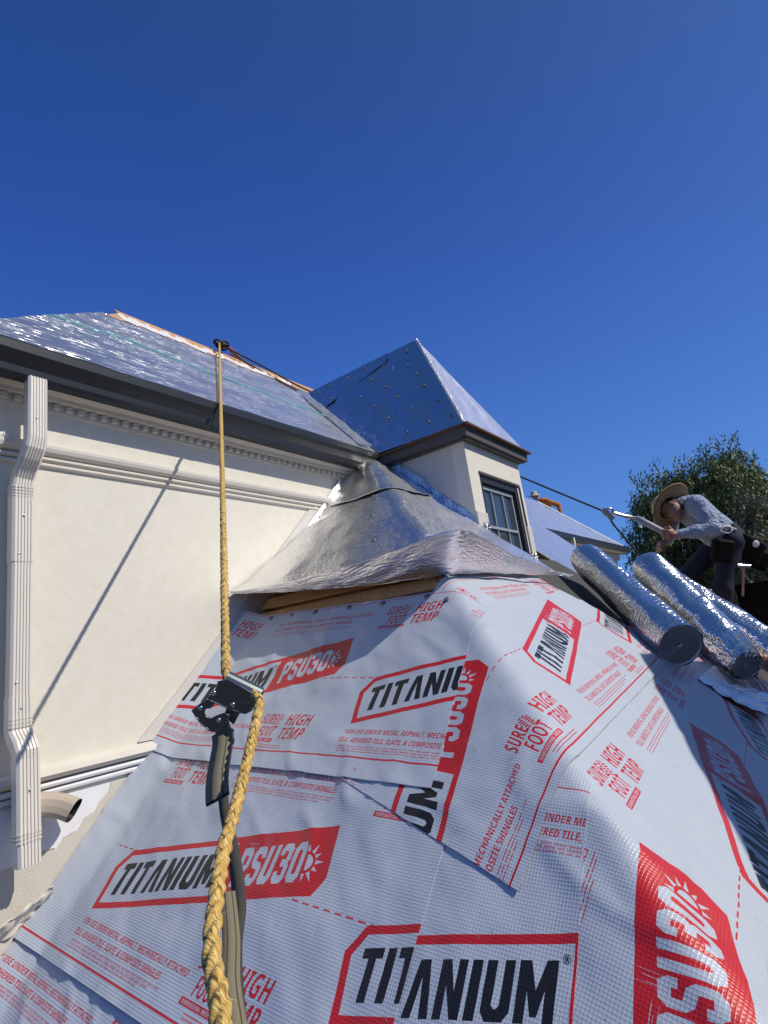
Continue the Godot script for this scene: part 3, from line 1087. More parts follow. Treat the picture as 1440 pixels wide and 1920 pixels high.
func crumple(c: Vector3, r: float) -> ArrayMesh:
	var n := 12
	return grid_mesh(n, n, func(i: int, j: int) -> Vector3:
		var p := Vector3(lerpf(-r, r, float(i) / n), lerpf(-r, r, float(j) / n), 0)
		return c + p + Vector3(nz.get_noise_3dv(p * 60.0 + c * 9.0), nz.get_noise_3dv(p * 60.0 + c * 5.0), nz.get_noise_3dv(p * 70.0 + c * 7.0)) * r * 0.45, func(i: int, j: int): return Vector2(i, j) / n * 0.1)


# ------------------------------------------------------------------ the bay roof in front
func fold(hh: float, l: float, off: float, w := 0.035) -> Vector3:
	# unfolded place (metres across the hip, metres down along it) to a point on the roof, with a rounded hip
	var p := H0 + EH * l + (BB * hh if hh > 0.0 else -BA * hh)
	var t := clampf(hh / w * 0.5 + 0.5, 0.0, 1.0)
	var n := NA.lerp(NB, t).normalized()
	if absf(hh) < w:
		p -= (NA + NB).normalized() * (w * 0.5 * pow(1.0 - absf(hh) / w, 2.0) * 0.49)
	return p + n * off


func on_a(u: float, v: float) -> Vector2:
	return Vector2(0.7660 * u - 0.6428 * v, 0.6428 * u + 0.7660 * v)


func on_b(u: float, v: float) -> Vector2:
	return Vector2(0.7660 * u + 0.6428 * v, -0.6428 * u + 0.7660 * v)


func wall_u(v: float) -> float:
	# where a course of face A (v metres down) meets the wall
	var e := func(x: float) -> Vector2:
		var p := Vector3(x, PITCH * x - 1.75, -2.393) - H0
		var hl := Vector2(-p.dot(BA), p.dot(EH))
		return Vector2(0.7660 * hl.x + 0.6428 * hl.y, -0.6428 * hl.x + 0.7660 * hl.y)
	var a: Vector2 = e.call(2.2)
	var b: Vector2 = e.call(0.4)
	return lerpf(a.x, b.x, (v - a.y) / (b.y - a.y))


func membrane_sheet(turned: Callable, corners: Array, u0: float, v0: float, layer: float, waves: float, lift := 0.0, hold := -99.0) -> ArrayMesh:
	# hold: left of this the print has run out
	# corners: (u, v) top left, top right, bottom right, bottom left along the roll
	var tl: Vector2 = corners[0]
	var tr: Vector2 = corners[1]
	var br: Vector2 = corners[2]
	var bl: Vector2 = corners[3]
	var nu := int(maxf(tl.distance_to(tr), bl.distance_to(br)) / 0.022) + 2
	var nv := int(maxf(tl.distance_to(bl), tr.distance_to(br)) / 0.022) + 2
	var uvp := func(i: int, j: int) -> Vector2:
		return tl.lerp(tr, float(i) / nu).lerp(bl.lerp(br, float(i) / nu), float(j) / nv)
	var at := func(i: int, j: int) -> Vector3:
		var q: Vector2 = uvp.call(i, j)
		var hl: Vector2 = turned.call(q.x, q.y)
		var ridge := pow(1.0 - absf(nz.get_noise_2d(hl.x * 3.1 + 7.0, hl.y * 2.3)), 9.0) * clampf(0.5 + 1.4 * nz.get_noise_2d(hl.x * 1.3, hl.y * 1.3 + 30.0), 0.0, 1.0)
		var off := layer + waves * (1.3 + nz.get_noise_2d(hl.x * 3.2, hl.y * 3.2) + 0.5 * nz.get_noise_2d(hl.x * 9.0 + 4.0, hl.y * 6.0) + 0.22 * nz.get_noise_2d(hl.x * 24.0, hl.y * 15.0) + 1.5 * ridge)
		var down := float(j) / nv
		off += lift * pow(clampf((down - 0.9) / 0.1, 0.0, 1.0), 2.0) * (0.6 + 0.8 * nz.get_noise_1d(q.x * 6.0))
		var p := fold(hl.x, hl.y, off)
		if p.z < -2.27:      # cant against the wall
			p += NA * 0.05 * clampf((-2.27 - p.z) / 0.12, 0.0, 1.0)
			p.z = maxf(p.z, -2.392)
		return p
	var uv := func(i: int, j: int) -> Vector2:
		var q: Vector2 = uvp.call(i, j)
		return Vector2((maxf(q.x, hold) - u0) / PRINT.x, (q.y - v0 + 0.055) / PRINT.y)
	return grid_mesh(nu, nv, at, uv, -(NA + NB).normalized() * 0.003)


func make_bay_roof() -> void:
	var r := thing("bay_roof", "hipped bay roof covered in grey printed underlayment with red lettering below crinkled foil", "roof", Vector3(2.0, -1.55, -1.0))
	# deck
	var hip := func(x: float) -> Vector3:
		return Vector3(x, PITCH * x - 1.75, HIP_SUM - x)
	var st := begin()
	var sink := Vector3(0, -0.045, 0)
	quad(st, hip.call(0.25) + sink, hip.call(3.28) + sink, Vector3(3.28, PITCH * 3.28 - 1.75, -2.395) + sink, Vector3(0.25, PITCH * 0.25 - 1.75, -2.395) + sink)
	part(r, "deck", done(st), M.wood)
	st = begin()
	quad(st, hip.call(0.25) + sink, Vector3(3.17, -1.51, 0.645) + sink, Vector3(3.17, PITCH * 2.37 - 0.89, -2.37) + sink, hip.call(3.17) + sink)
	quad(st, Vector3(3.17, -1.51, 0.645) + sink, Vector3(4.6, -1.51, 0.645) + sink, Vector3(4.6, -0.2, -0.72) + sink, Vector3(3.17, -0.2, -0.72) + sink)
	part(r, "deck", done(st), M.wood)
	# a few courses of boards show below the lifted foil
	for k in 3:
		var x0 := 2.03 + k * 0.085
		var a := Vector3(x0, PITCH * x0 - 1.75, -2.385) - NA * 0.004
		var b: Vector3 = hip.call(x0) - NA * 0.004 + Vector3(0, 0, -0.03)
		part(r, "deck_board", beam(a + Vector3(0.04, 0.0384, 0), b + Vector3(0.04, 0.0384, -0.04), 0.0405, 0.006, NA, 0.002), M.wood)
	# printed courses; u runs along the roll, v across it
	var A: Callable = on_a
	var B: Callable = on_b
	var wa: Callable = wall_u
	var wv := 0.0042
	part(r, "underlayment_sheet", membrane_sheet(A, [Vector2(wa.call(1.44), 1.44), Vector2(0.9, 1.44), Vector2(1.1, 2.05), Vector2(wa.call(2.05), 2.05)], -0.43, 1.47, 0.000, wv), M.membrane)
	part(r, "underlayment_sheet", membrane_sheet(B, [Vector2(-1.15, 0.64), Vector2(2.05, 0.64), Vector2(2.6, 1.50), Vector2(-1.75, 1.50)], -0.48, 0.68, 0.0025, wv), M.membrane)
	part(r, "underlayment_sheet", membrane_sheet(B, [Vector2(-1.9, 1.46), Vector2(2.6, 1.46), Vector2(2.9, 2.1), Vector2(-2.3, 2.1)], 0.2, 1.46, 0.000, wv), M.membrane)
	part(r, "underlayment_sheet", membrane_sheet(A, [Vector2(0.20, 0.70), Vector2(0.635, 0.70), Vector2(0.70, 1.50), Vector2(0.20, 1.50)], 0.14, 0.758, 0.005, wv), M.membrane)
	part(r, "underlayment_sheet", membrane_sheet(A, [Vector2(wa.call(0.72), 0.72), Vector2(0.30, 0.72), Vector2(0.325, 1.50), Vector2(wa.call(1.50), 1.50)], -0.937, 0.73, 0.0075, wv, 0.003, -1.055), M.membrane)
	part(r, "underlayment_sheet", membrane_sheet(B, [Vector2(-0.80, -0.11), Vector2(1.02, -0.11), Vector2(1.50, 0.715), Vector2(-0.90, 0.69)], -0.13, -0.07, 0.010, wv, 0.002), M.membrane)
	part(r, "underlayment_sheet", membrane_sheet(A, [Vector2(wa.call(-0.005), -0.005), Vector2(0.13, -0.005), Vector2(0.215, 0.805), Vector2(wa.call(0.80), 0.80)], -0.202, 0.0, 0.0125, wv, 0.003), M.membrane)
	# cap nails along the top of the upper course
	for q in [[-1.10, 0.022], [-0.94, 0.020], [-0.78, 0.018], [-0.56, 0.018], [-0.36, 0.02], [-0.13, 0.015], [-0.02, 0.05]]:
		var hl := on_a(q[0], q[1])
		part(r, "cap_nail", cap_nail(fold(hl.x, hl.y, 0.0205), NA), M.washer)
	# foil over the top: level rows wrap round the hip from the wall to the dormer
	var rows := func(x_low: float, x_high: float, off: Callable, t_wall: float, t_right: float, seed_at: float) -> ArrayMesh:
		var nu := 70
		var nv := 30
		var at := func(i: int, j: int) -> Vector3:
			var a := float(i) / nu * 2.0 - 1.0
			var v := float(j) / nv
			var x := lerpf(x_low, x_high, v)
			var h := Vector3(x, PITCH * x - 1.75, HIP_SUM - x)
			var p: Vector3
			var n: Vector3
			var dist := 0.0
			if a < 0.0:
				var q := Vector3(h.x, h.y, minf(lerpf(h.z, -2.392, -a * t_wall), h.z))
				dist = absf(q.z - h.z)
				p = q
				n = NA
			else:
				var q := Vector3(maxf(lerpf(h.x, 3.272, a * t_right), h.x), h.y, h.z)
				dist = absf(q.x - h.x)
				p = q
				n = NB
			var w := 0.05
			if dist < w:
				p -= (NA + NB).normalized() * (w * 0.25 * pow(1.0 - dist / w, 2.0))
				n = n.lerp((NA + NB).normalized(), 1.0 - dist / w).normalized()
			return p + n * (off.call(a, v) + 0.010 * nz.get_noise_3dv(p * 3.0 + Vector3.ONE * seed_at) + 0.003 * nz.get_noise_3dv(p * 11.0) + 0.010 * pow(1.0 - absf(nz.get_noise_3dv(p * Vector3(3.5, 3.5, 2.0) + Vector3.ONE * seed_at)), 10.0))
		var uv := func(i: int, j: int) -> Vector2:
			var a := float(i) / nu * 2.0 - 1.0
			var x := lerpf(x_low, x_high, float(j) / nv)
			return Vector2(a * lerpf(1.4, 0.3, (x - 2.0) / 1.3), x * 1.386) * 0.55
		return grid_mesh(nu, nv, at, uv, -(NA + NB).normalized() * 0.003)
	var sag := func(a: float, v: float) -> float:
		# the lower rim stands away from the deck, most of all at the wall
		var e := pow(1.0 - v, 2.5)
		return 0.022 + e * (0.012 + (0.16 * pow(-a, 1.6) if a < 0.0 else 0.035 * a))
	part(r, "foil_sheet", rows.call(2.075, 3.27, sag, 0.985, 1.0, 1.0), M.foil_crinkled, "crinkled foil wrapped over the hip")
	part(r, "foil_sheet", rows.call(2.76, 3.29, func(a, v): return 0.038 + 0.006 * (1.0 - v) * absf(a), 0.97, 0.95, 6.0), M.foil_crinkled, "upper foil cap lapped over the lower foil")
	# the loose skirt below curls out and up round the hip
	var n1 := 60
	var skirt := func(i: int, j: int) -> Vector3:
		var a := float(i) / n1 * 2.0 - 1.0
		var low: Vector3
		var x := 2.075
		var h := Vector3(x, PITCH * x - 1.75, HIP_SUM - x)
		if a < 0.0:
			low = Vector3(x, h.y, lerpf(h.z, -2.385, -a)) + NA * (0.030 + 0.165 * pow(-a, 1.6))
		else:
			low = Vector3(lerpf(x, 3.30, a), h.y, h.z) + NB * (0.030 + 0.03 * a) + Vector3(0, -0.035, 0.07) * a * a
		low += (NA + NB).normalized() * -0.012 * clampf(1.0 - absf(a) * 12.0, 0.0, 1.0)
		var k := pow(1.0 - absf(a), 1.35)
		var out := Vector3(-0.155, 0.135, 0.15) * k + (NA if a < 0.0 else NB) * 0.012
		var v := float(j) / 10.0
		var bow := Vector3(0, -0.018, 0) * sin(v * PI) * (0.3 + k)
		return low + out * v + bow + Vector3.ONE * 0.004 * nz.get_noise_2d(a * 9.0, v * 3.0)
	part(r, "foil_skirt", grid_mesh(n1, 10, skirt, func(i: int, j: int): return Vector2(i / 60.0 * 2.2, j / 10.0 * 0.25) * 0.55, Vector3(0.001, 0.003, 0.001)), M.foil_crinkled, "loose foil skirt curled outwards at the hip")
	# foil turned up on the stucco wall beside the bay
	var turn := func(x0: float, x1: float, hgt: float, sink_by: float) -> ArrayMesh:
		return grid_mesh(40, 6, func(i: int, j: int) -> Vector3:
			var x := lerpf(x0, x1, i / 40.0)
			var foot := Vector3(x, PITCH * x - 1.75 - sink_by, -2.386)
			var v := j / 6.0
			return foot + Vector3(-0.6925, 0.7214, 0) * hgt * v + Vector3(0, 0, 0.05 * pow(1.0 - v, 3.0) + 0.004 + 0.004 * nz.get_noise_2d(x * 16.0, v * 2.0)), func(i: int, j: int): return Vector2(lerpf(x0, x1, i / 40.0), j / 6.0 * hgt) * 0.6, Vector3(0, 0, -0.003))
	part(r, "wall_flashing", turn.call(2.32, 2.98, 0.075, 0.02), M.foil_crinkled)
	part(r, "wall_flashing", turn.call(2.90, 3.14, 0.085, 0.03), M.foil_crinkled)
	for q in [Vector3(2.55, 0, -1.85), Vector3(2.42, 0, -2.15), Vector3(2.36, 0, -1.72), Vector3(2.72, 0, -1.95), Vector3(2.60, 0, -2.2)]:
		part(r, "cap_nail", cap_nail(Vector3(q.x, PITCH * q.x - 1.75, q.z) + NA * 0.040, NA), M.washer)


func make_side_roofs() -> void:
	# dark felted valley between the bay and the dormer front
	var f := thing("felted_roof", "dark grey felted roof below the dormer window behind the foil rolls", "roof", Vector3(3.8, -0.3, -1.1))
	var st := begin()
	quad(st, Vector3(3.16, -0.225, -0.72), Vector3(4.55, -0.225, -0.72), Vector3(4.55, 0.495, -1.575), Vector3(3.16, 0.495, -1.575))
	part(f, "felt", done(st), M.felt)
	# wing further along: slope facing out, dark gable under its near edge
	var g := thing("side_wing", "foil covered side wing behind the dormer with a dark gable", "roof", Vector3(6.2, GROUND, -1.8))
	var pt := func(x: float, z: float, off := 0.0) -> Vector3:
		return Vector3(x, -PITCH * z - 1.2, z) + NB * off
	var foil := grid_mesh(40, 50, func(i: int, j: int) -> Vector3:
		var x := lerpf(5.35, 7.18, i / 40.0)
		var z := lerpf(-0.6, -4.2, j / 50.0)
		return pt.call(x, z, 0.008 * nz.get_noise_2d(x * 3.0, z * 5.0)), func(i: int, j: int): return Vector2(i / 40.0 * 1.83, j / 50.0 * 5.0) * 0.36, -NB * 0.02)
	part(g, "foil", foil, M.foil_streaked)
	part(g, "gable", prism_mesh([Vector2(-0.6, -0.64), Vector2(-4.2, 2.80), Vector2(-4.2, -5.9), Vector2(-0.6, -5.9)], Vector3(5.37, 0, 0), Vector3(0, 0, 1), Vector3.UP, Vector3(1.79, 0, 0)), M.felt)
	part(g, "barge_board", beam(pt.call(5.345, -0.6, -0.05), pt.call(5.345, -4.2, -0.05), 0.012, 0.035, NB), M.black)


func make_far_wing() -> void:
	var w := thing("far_wing", "distant cream wing with a foil roof and dark gutter right of the dormer", "house", Vector3(15.0, GROUND, -6.0))
	var eave := 1.99
	var z0 := -4.25
	var x1 := 19.0
	var rp := func(x: float, a: float, off := 0.0) -> Vector3:
		return Vector3(x, eave + 0.01 + PITCH * (a - 4.25), -a) + NB * off
	part(w, "wall", box_mesh(Vector3(14.6, -2.05, -6.15), Vector3(3.95, 3.95, 1.65)), M.stucco)
	part(w, "frieze", box_mesh(Vector3(14.65, 1.78, -4.47), Vector3(4.02, 0.12, 0.04)), M.moulding)
	var foil := grid_mesh(60, 24, func(i: int, j: int) -> Vector3:
		var v := j / 24.0
		var a := lerpf(4.2, 6.1, v)
		var x := lerpf(8.0, x1 - v * 1.9, i / 60.0)
		return rp.call(x, a, 0.02 * nz.get_noise_2d(x * 1.5, a * 4.0)), func(i: int, j: int): return Vector2(lerpf(8.0, x1, i / 60.0), j / 24.0 * 2.6) * 0.18, -NB * 0.02)
	part(w, "roof_front", foil, M.foil_streaked)
	var st := begin()
	tri(st, rp.call(x1, 4.2), Vector3(x1, eave, -8.0), rp.call(x1 - 1.9, 6.1))
	quad(st, rp.call(8, 6.1), rp.call(x1 - 1.9, 6.1), Vector3(x1, eave, -8.0), Vector3(8, eave, -8.0))
	part(w, "roof_end", done(st), M.foil_crinkled)
	part(w, "hip_strip", beam(rp.call(x1, 4.2, 0.01), rp.call(x1 - 1.9, 6.1, 0.01), 0.12, 0.012, NB), M.white, "white strip along the hip")
	part(w, "gutter", sweep([Vector3(8.0, eave - 0.04, z0 + 0.05), Vector3(x1 + 0.1, eave - 0.04, z0 + 0.05)], [Vector2(-0.07, 0.06), Vector2(-0.07, -0.03), Vector2(-0.03, -0.07), Vector2(0.05, -0.07), Vector2(0.05, 0.06)]), M.gutter)
	part(w, "soffit", box_mesh(Vector3(14.5, eave - 0.13, z0 - 0.12), Vector3(4.4, 0.03, 0.13)), M.moulding)
	part(w, "downspout", sweep(smooth_path([Vector3(13.6, 1.93, -4.20), Vector3(13.6, 1.72, -4.22), Vector3(13.45, 1.50, -4.40), Vector3(13.45, -5.9, -4.40)], 0.06), [Vector2(-0.05, -0.05), Vector2(0.05, -0.05), Vector2(0.05, 0.05), Vector2(-0.05, 0.05)], Vector3.FORWARD), M.spout)


# ------------------------------------------------------------------ gutter and spouts
func make_drainage() -> void:
	var g := thing("rain_gutter", "long dark grey rain gutter along the eave of the main roof", "gutter", Vector3(1.9, 1.22, -2.26))
	# open trough: outer skin, lip and inner skin in one profile (z, y)
	var prof := [[-2.312, 1.365], [-2.312, 1.235], [-2.300, 1.222], [-2.262, 1.222], [-2.250, 1.236], [-2.246, 1.262], [-2.226, 1.290], [-2.212, 1.312], [-2.210, 1.345], [-2.216, 1.356], [-2.226, 1.352], [-2.222, 1.338], [-2.224, 1.316], [-2.236, 1.296], [-2.256, 1.266], [-2.262, 1.240], [-2.300, 1.236], [-2.303, 1.365]]
	var q := []
	for p in prof:
		q.append(Vector2(p[0], p[1]))
	part(g, "trough", prism_mesh(q, Vector3(0.55, 0, 0), Vector3(0, 0, 1), Vector3.UP, Vector3(2.66, 0, 0)), M.gutter)
	part(g, "end_cap", prism_mesh([Vector2(-2.312, 1.362), Vector2(-2.312, 1.235), Vector2(-2.300, 1.222), Vector2(-2.262, 1.222), Vector2(-2.250, 1.236), Vector2(-2.246, 1.262), Vector2(-2.226, 1.290), Vector2(-2.212, 1.312), Vector2(-2.212, 1.352)], Vector3(3.211, 0, 0), Vector3(0, 0, 1), Vector3.UP, Vector3(0.004, 0, 0)), M.gutter)
	part(g, "drip_edge", beam(Vector3(0.55, 1.385, -2.285), Vector3(3.2, 1.385, -2.285), 0.032, 0.003, NB), M.dark_trim)
	for x in [1.10, 1.805, 2.5, 3.05]:
		part(g, "hanger", box_mesh(Vector3(x, 1.354, -2.262), Vector3(0.010, 0.002, 0.042)), M.gutter)
	part(g, "joint_sleeve", prism_mesh([Vector2(-2.262, 1.2195), Vector2(-2.2475, 1.234), Vector2(-2.2435, 1.262), Vector2(-2.2235, 1.289), Vector2(-2.2075, 1.311), Vector2(-2.2075, 1.346), Vector2(-2.211, 1.346), Vector2(-2.213, 1.312), Vector2(-2.227, 1.291), Vector2(-2.247, 1.263), Vector2(-2.251, 1.237), Vector2(-2.262, 1.223)], Vector3(1.79, 0, 0), Vector3(0, 0, 1), Vector3.UP, Vector3(0.03, 0, 0)), M.gutter)
	# fluted downspout with two bends
	var d := thing("downspout", "cream fluted downspout running down the stucco wall at the left", "downspout", Vector3(0.93, -0.52, -2.28))
	var flute := []
	var hw := 0.036
	var hd := 0.027
	flute.append_array([Vector2(-hw, -hd + 0.008), Vector2(-hw, hd - 0.008), Vector2(-hw + 0.008, hd)])
	for k in 5:
		var x := lerpf(-0.021, 0.021, k / 4.0)
		flute.append_array([Vector2(x - 0.004, hd), Vector2(x - 0.0025, hd - 0.004), Vector2(x + 0.0025, hd - 0.004), Vector2(x + 0.004, hd)])
	flute.append_array([Vector2(hw - 0.008, hd), Vector2(hw, hd - 0.008), Vector2(hw, -hd + 0.008), Vector2(hw - 0.008, -hd), Vector2(-hw + 0.008, -hd)])
	var bend := func(a: Vector3, b: Vector3, c: Vector3, e: Vector3) -> Array:
		var out := [a]
		for k in 6:
			var t := k / 5.0
			out.append(b.lerp(c, t) + Vector3(0, 0, 0.012 * sin(t * TAU) * signf(b.z - c.z)))
		out.append(e)
		return out
	var big := []
	for p in flute:
		big.append(p * 1.06)
	part(d, "upper_elbow", sweep(bend.call(Vector3(0.950, 1.236, -2.272), Vector3(0.950, 0.98, -2.272), Vector3(0.932, 0.80, -2.352), Vector3(0.932, 0.735, -2.352)), flute, Vector3(0, 0, 1)), M.spout)
	part(d, "straight_pipe", sweep([Vector3(0.932, 0.765, -2.352), Vector3(0.932, 0.50, -2.352)], big, Vector3(0, 0, 1)), M.spout)
	part(d, "straight_pipe", sweep([Vector3(0.932, 0.512, -2.352), Vector3(0.930, -0.02, -2.352)], flute, Vector3(0, 0, 1)), M.spout)
	part(d, "lower_elbow", sweep(bend.call(Vector3(0.930, 0.01, -2.352), Vector3(0.930, -0.085, -2.350), Vector3(0.936, -0.20, -2.300), Vector3(0.936, -0.44, -2.290)), big, Vector3(0, 0, 1)), M.spout)
	part(d, "outlet", sweep([Vector3(0.936, -0.425, -2.290), Vector3(0.938, -0.535, -2.288)], flute, Vector3(0, 0, 1)), M.spout)
	var ring := func(c: Vector3, k: float) -> ArrayMesh:
		return sweep([c + Vector3(0, 0.003, 0), c - Vector3(0, 0.003, 0)], flute.map(func(p): return p * k), Vector3(0, 0, 1))
	for k in 4:
		part(d, "crimp", ring.call(Vector3(0.932, 0.795 - k * 0.012, -2.352), 1.10), M.spout)
	for k in 3:
		part(d, "crimp", ring.call(Vector3(0.931, -0.066 - k * 0.013, -2.350), 1.10), M.spout)
		part(d, "crimp", ring.call(Vector3(0.936, -0.432 - k * 0.013, -2.290), 1.09), M.spout)
	for p in [Vector3(0.945, 1.06, -2.2455), Vector3(0.9325, 0.68, -2.3245), Vector3(0.917, 0.53, -2.3245), Vector3(0.914, 0.060, -2.3255), Vector3(0.930, -0.03, -2.3245), Vector3(0.936, -0.30, -2.2665)]:
		part(d, "screw", ball(p, 0.0045, 8, Vector3(0, 0, 1), 0.6), M.steel)
	# cut-off elbow poking out from behind it
	var s := thing("cut_pipe_elbow", "cut off beige pipe elbow with a dark torn mouth beside the downspout", "pipe", Vector3(1.0, -0.40, -2.36))
	var sq := []
	for k in 16:
		var a := TAU * k / 16.0
		sq.append(Vector2(signf(cos(a)) * pow(absf(cos(a)), 0.7), signf(sin(a)) * pow(absf(sin(a)), 0.7)) * 0.041)
	var way := smooth_path([Vector3(0.94, -0.365, -2.352), Vector3(1.0, -0.367, -2.345), Vector3(1.055, -0.385, -2.318), Vector3(1.09, -0.41, -2.285)], 0.012)
	part(s, "pipe", sweep(way, sq, Vector3.UP, false), M.pipe)
	part(s, "pipe_lining", sweep(way.slice(2), sq.map(func(p): return p * 0.93), Vector3.UP, false), M.black)
	part(s, "bottom_plate", sweep([way[2], way[3]], sq.map(func(p): return p * 0.92), Vector3.UP, true), M.black)
	var v := thing("conduit", "short pale conduit beside the downspout below the gutter", "pipe", Vector3(0.75, 1.01, -2.37))
	part(v, "tube", round_tube([Vector3(0.60, 1.012, -2.374), Vector3(0.885, 1.015, -2.374)], 0.012), M.white)
	part(v, "end_fitting", round_tube([Vector3(0.872, 1.015, -2.374), Vector3(0.890, 1.015, -2.374)], 0.015), M.white)
	# torn flashing at the foot of the wall
	var t := thing("torn_flashing", "crumpled pale flashing torn loose at the foot of the wall under the downspout", "flashing", Vector3(0.93, -0.66, -2.3))
	part(t, "strip", grid_mesh(20, 6, func(i: int, j: int) -> Vector3:
		var a := i / 20.0
		var b := j / 6.0
		return Vector3(0.80 + 0.24 * a, -0.73 + 0.09 * a - 0.06 * b + 0.008 * nz.get_noise_2d(a * 7.0, b * 3.0), -2.385 + 0.05 * (1.0 - b) + 0.012 * nz.get_noise_2d(a * 5.0, b * 4.0 + 9.0)), func(i: int, j: int): return Vector2(i, j) * 0.01, Vector3(0, -0.004, 0)), M.stucco)


# ------------------------------------------------------------------ foil rolls
func foil_roll(called: String, label: String, near: Vector3, far: Vector3, r: float, torn: float, seed_at: float) -> Node3D:
	var o := thing(called, label, "foil roll", near, "rolls of foil insulation")
	var d := (far - near).normalized()
	var x := d.cross(Vector3.UP).normalized()
	var y := x.cross(d)
	var len := near.distance_to(far)
	var nu := 44
	var nv := 60
	var skin := grid_mesh(nv, nu, func(i: int, j: int) -> Vector3:
		var s := float(i) / nv
		var a := TAU * j / nu
		var rr := r * (1.0 + 0.055 * nz.get_noise_3d(s * 5.0, cos(a) * 1.3, sin(a) * 1.3 + seed_at) + 0.012 * nz.get_noise_3d(s * 26.0, cos(a) * 4.0, sin(a) * 4.0 + seed_at))
		rr += r * 0.04 * (float(j) / nu)      # the outer turn ends in a step
		if torn > 0.0:
			var e := clampf(1.0 - s / 0.22, 0.0, 1.0)
			rr *= 1.0 - torn * e * (0.45 + 0.9 * absf(nz.get_noise_3d(s * 14.0, cos(a) * 2.6, sin(a) * 2.6 + seed_at)))
		rr *= 1.0 - 0.10 * pow(clampf((s - 0.94) / 0.06, 0.0, 1.0), 2.0)
		return near + d * (s * len) + (x * cos(a) + y * sin(a)) * rr, func(i: int, j: int): return Vector2(float(i) / nv * len, float(j) / nu * TAU * r) * 0.8)
	part(o, "outer_wrap", skin, M.foil_rolled)
	for e in [0, 1]:
		var c := near + d * (0.004 if e == 0 else len - 0.004)
		var k := (1.0 - torn * 0.55) if e == 0 else 0.90
		var n := -d if e == 0 else d
		var prof := [Vector2(0.010, -0.03)]
		for q in 17:
			prof.append(Vector2(r * k * (0.14 + 0.87 * q / 16.0), (-0.004 if q % 2 == 0 else -0.016) + 0.004 * nz.get_noise_1d(q * 3.7 + seed_at * 5.0)))
		part(o, "rolled_core", lathe(prof, c, n, 40), M.roll_end)
	return o


func make_rolls() -> void:
	M.roll_end = mat(lin(0.50, 0.51, 0.53), 0.45, 0.9)
	foil_roll("foil_roll", "silver foil roll with a clean dark round end nearest the printed roof", Vector3(3.174, -0.186, -0.570), Vector3(4.10, 0.424, -1.203), 0.112, 0.0, 1.0)
	foil_roll("foil_roll", "silver foil roll with a crumpled crushed end beside the clean roll", Vector3(3.80, -0.370, -0.380), Vector3(4.58, 0.322, -0.908), 0.128, 0.5, 5.0)
	foil_roll("foil_roll", "blue mirroring foil roll furthest right below the worker", Vector3(4.43, -0.40, -0.24), Vector3(4.97, 0.165, -0.86), 0.130, 0.12, 9.0)
	# loose flaps under the ends of the rolls
	var s := thing("foil_offcut", "dark curled foil offcut under the ends of the foil rolls", "foil", Vector3(3.45, -0.36, -0.45))
	part(s, "sheet", grid_mesh(20, 10, func(i: int, j: int) -> Vector3:
		var a := i / 20.0
		var b := j / 10.0
		var z := lerpf(-0.55, -0.33, b)
		var x := lerpf(3.22, 3.78, a) + 0.03 * nz.get_noise_2d(b * 4.0, 2.0)
		return Vector3(x, -PITCH * z - 0.89, z) + NB * (0.018 + 0.05 * pow(b, 2.0) * (0.6 + nz.get_noise_2d(a * 4.0, 7.0)) + 0.012 * nz.get_noise_2d(a * 7.0, b * 4.0)), func(i: int, j: int): return Vector2(i * 0.028, j * 0.025), -NB * 0.003), M.foil_crinkled)


# ------------------------------------------------------------------ ropes and fall gear
func ribbon(path: Array, side: Vector3, half: float, thick: float) -> ArrayMesh:
	var f := frames(path, side)
	var n := path.size() - 1
	var length := 0.0
	var at_len := [0.0]
	for k in n:
		length += path[k].distance_to(path[k + 1])
		at_len.append(length)
	var ring := [Vector2(-1, 1), Vector2(1, 1), Vector2(1, -1), Vector2(-1, -1), Vector2(-1, 1)]
	var st := begin(true)
	for e in 4:
		var first: int = e * (n + 1) * 2
		for k in n + 1:
			for q in 2:
				var c: Vector2 = ring[e + q]
				st.set_uv(Vector2(c.x * 0.5 + 0.5, at_len[k] * 9.0))
				st.add_vertex(path[k] + f[k][1] * half * c.x + f[k][2] * thick * c.y)
		for k in n:
			var a := first + k * 2
			for q in [a, a + 1, a + 3, a, a + 3, a + 2]:
				st.add_index(q)
	st.generate_normals()
	return st.commit()


const CAM_X := Vector3(0.5934, -0.1354, 0.7934)
const CAM_Y := Vector3(-0.1068, 0.9637, 0.2444)
const CAM_Z := Vector3(-0.7977, -0.2298, 0.5574)


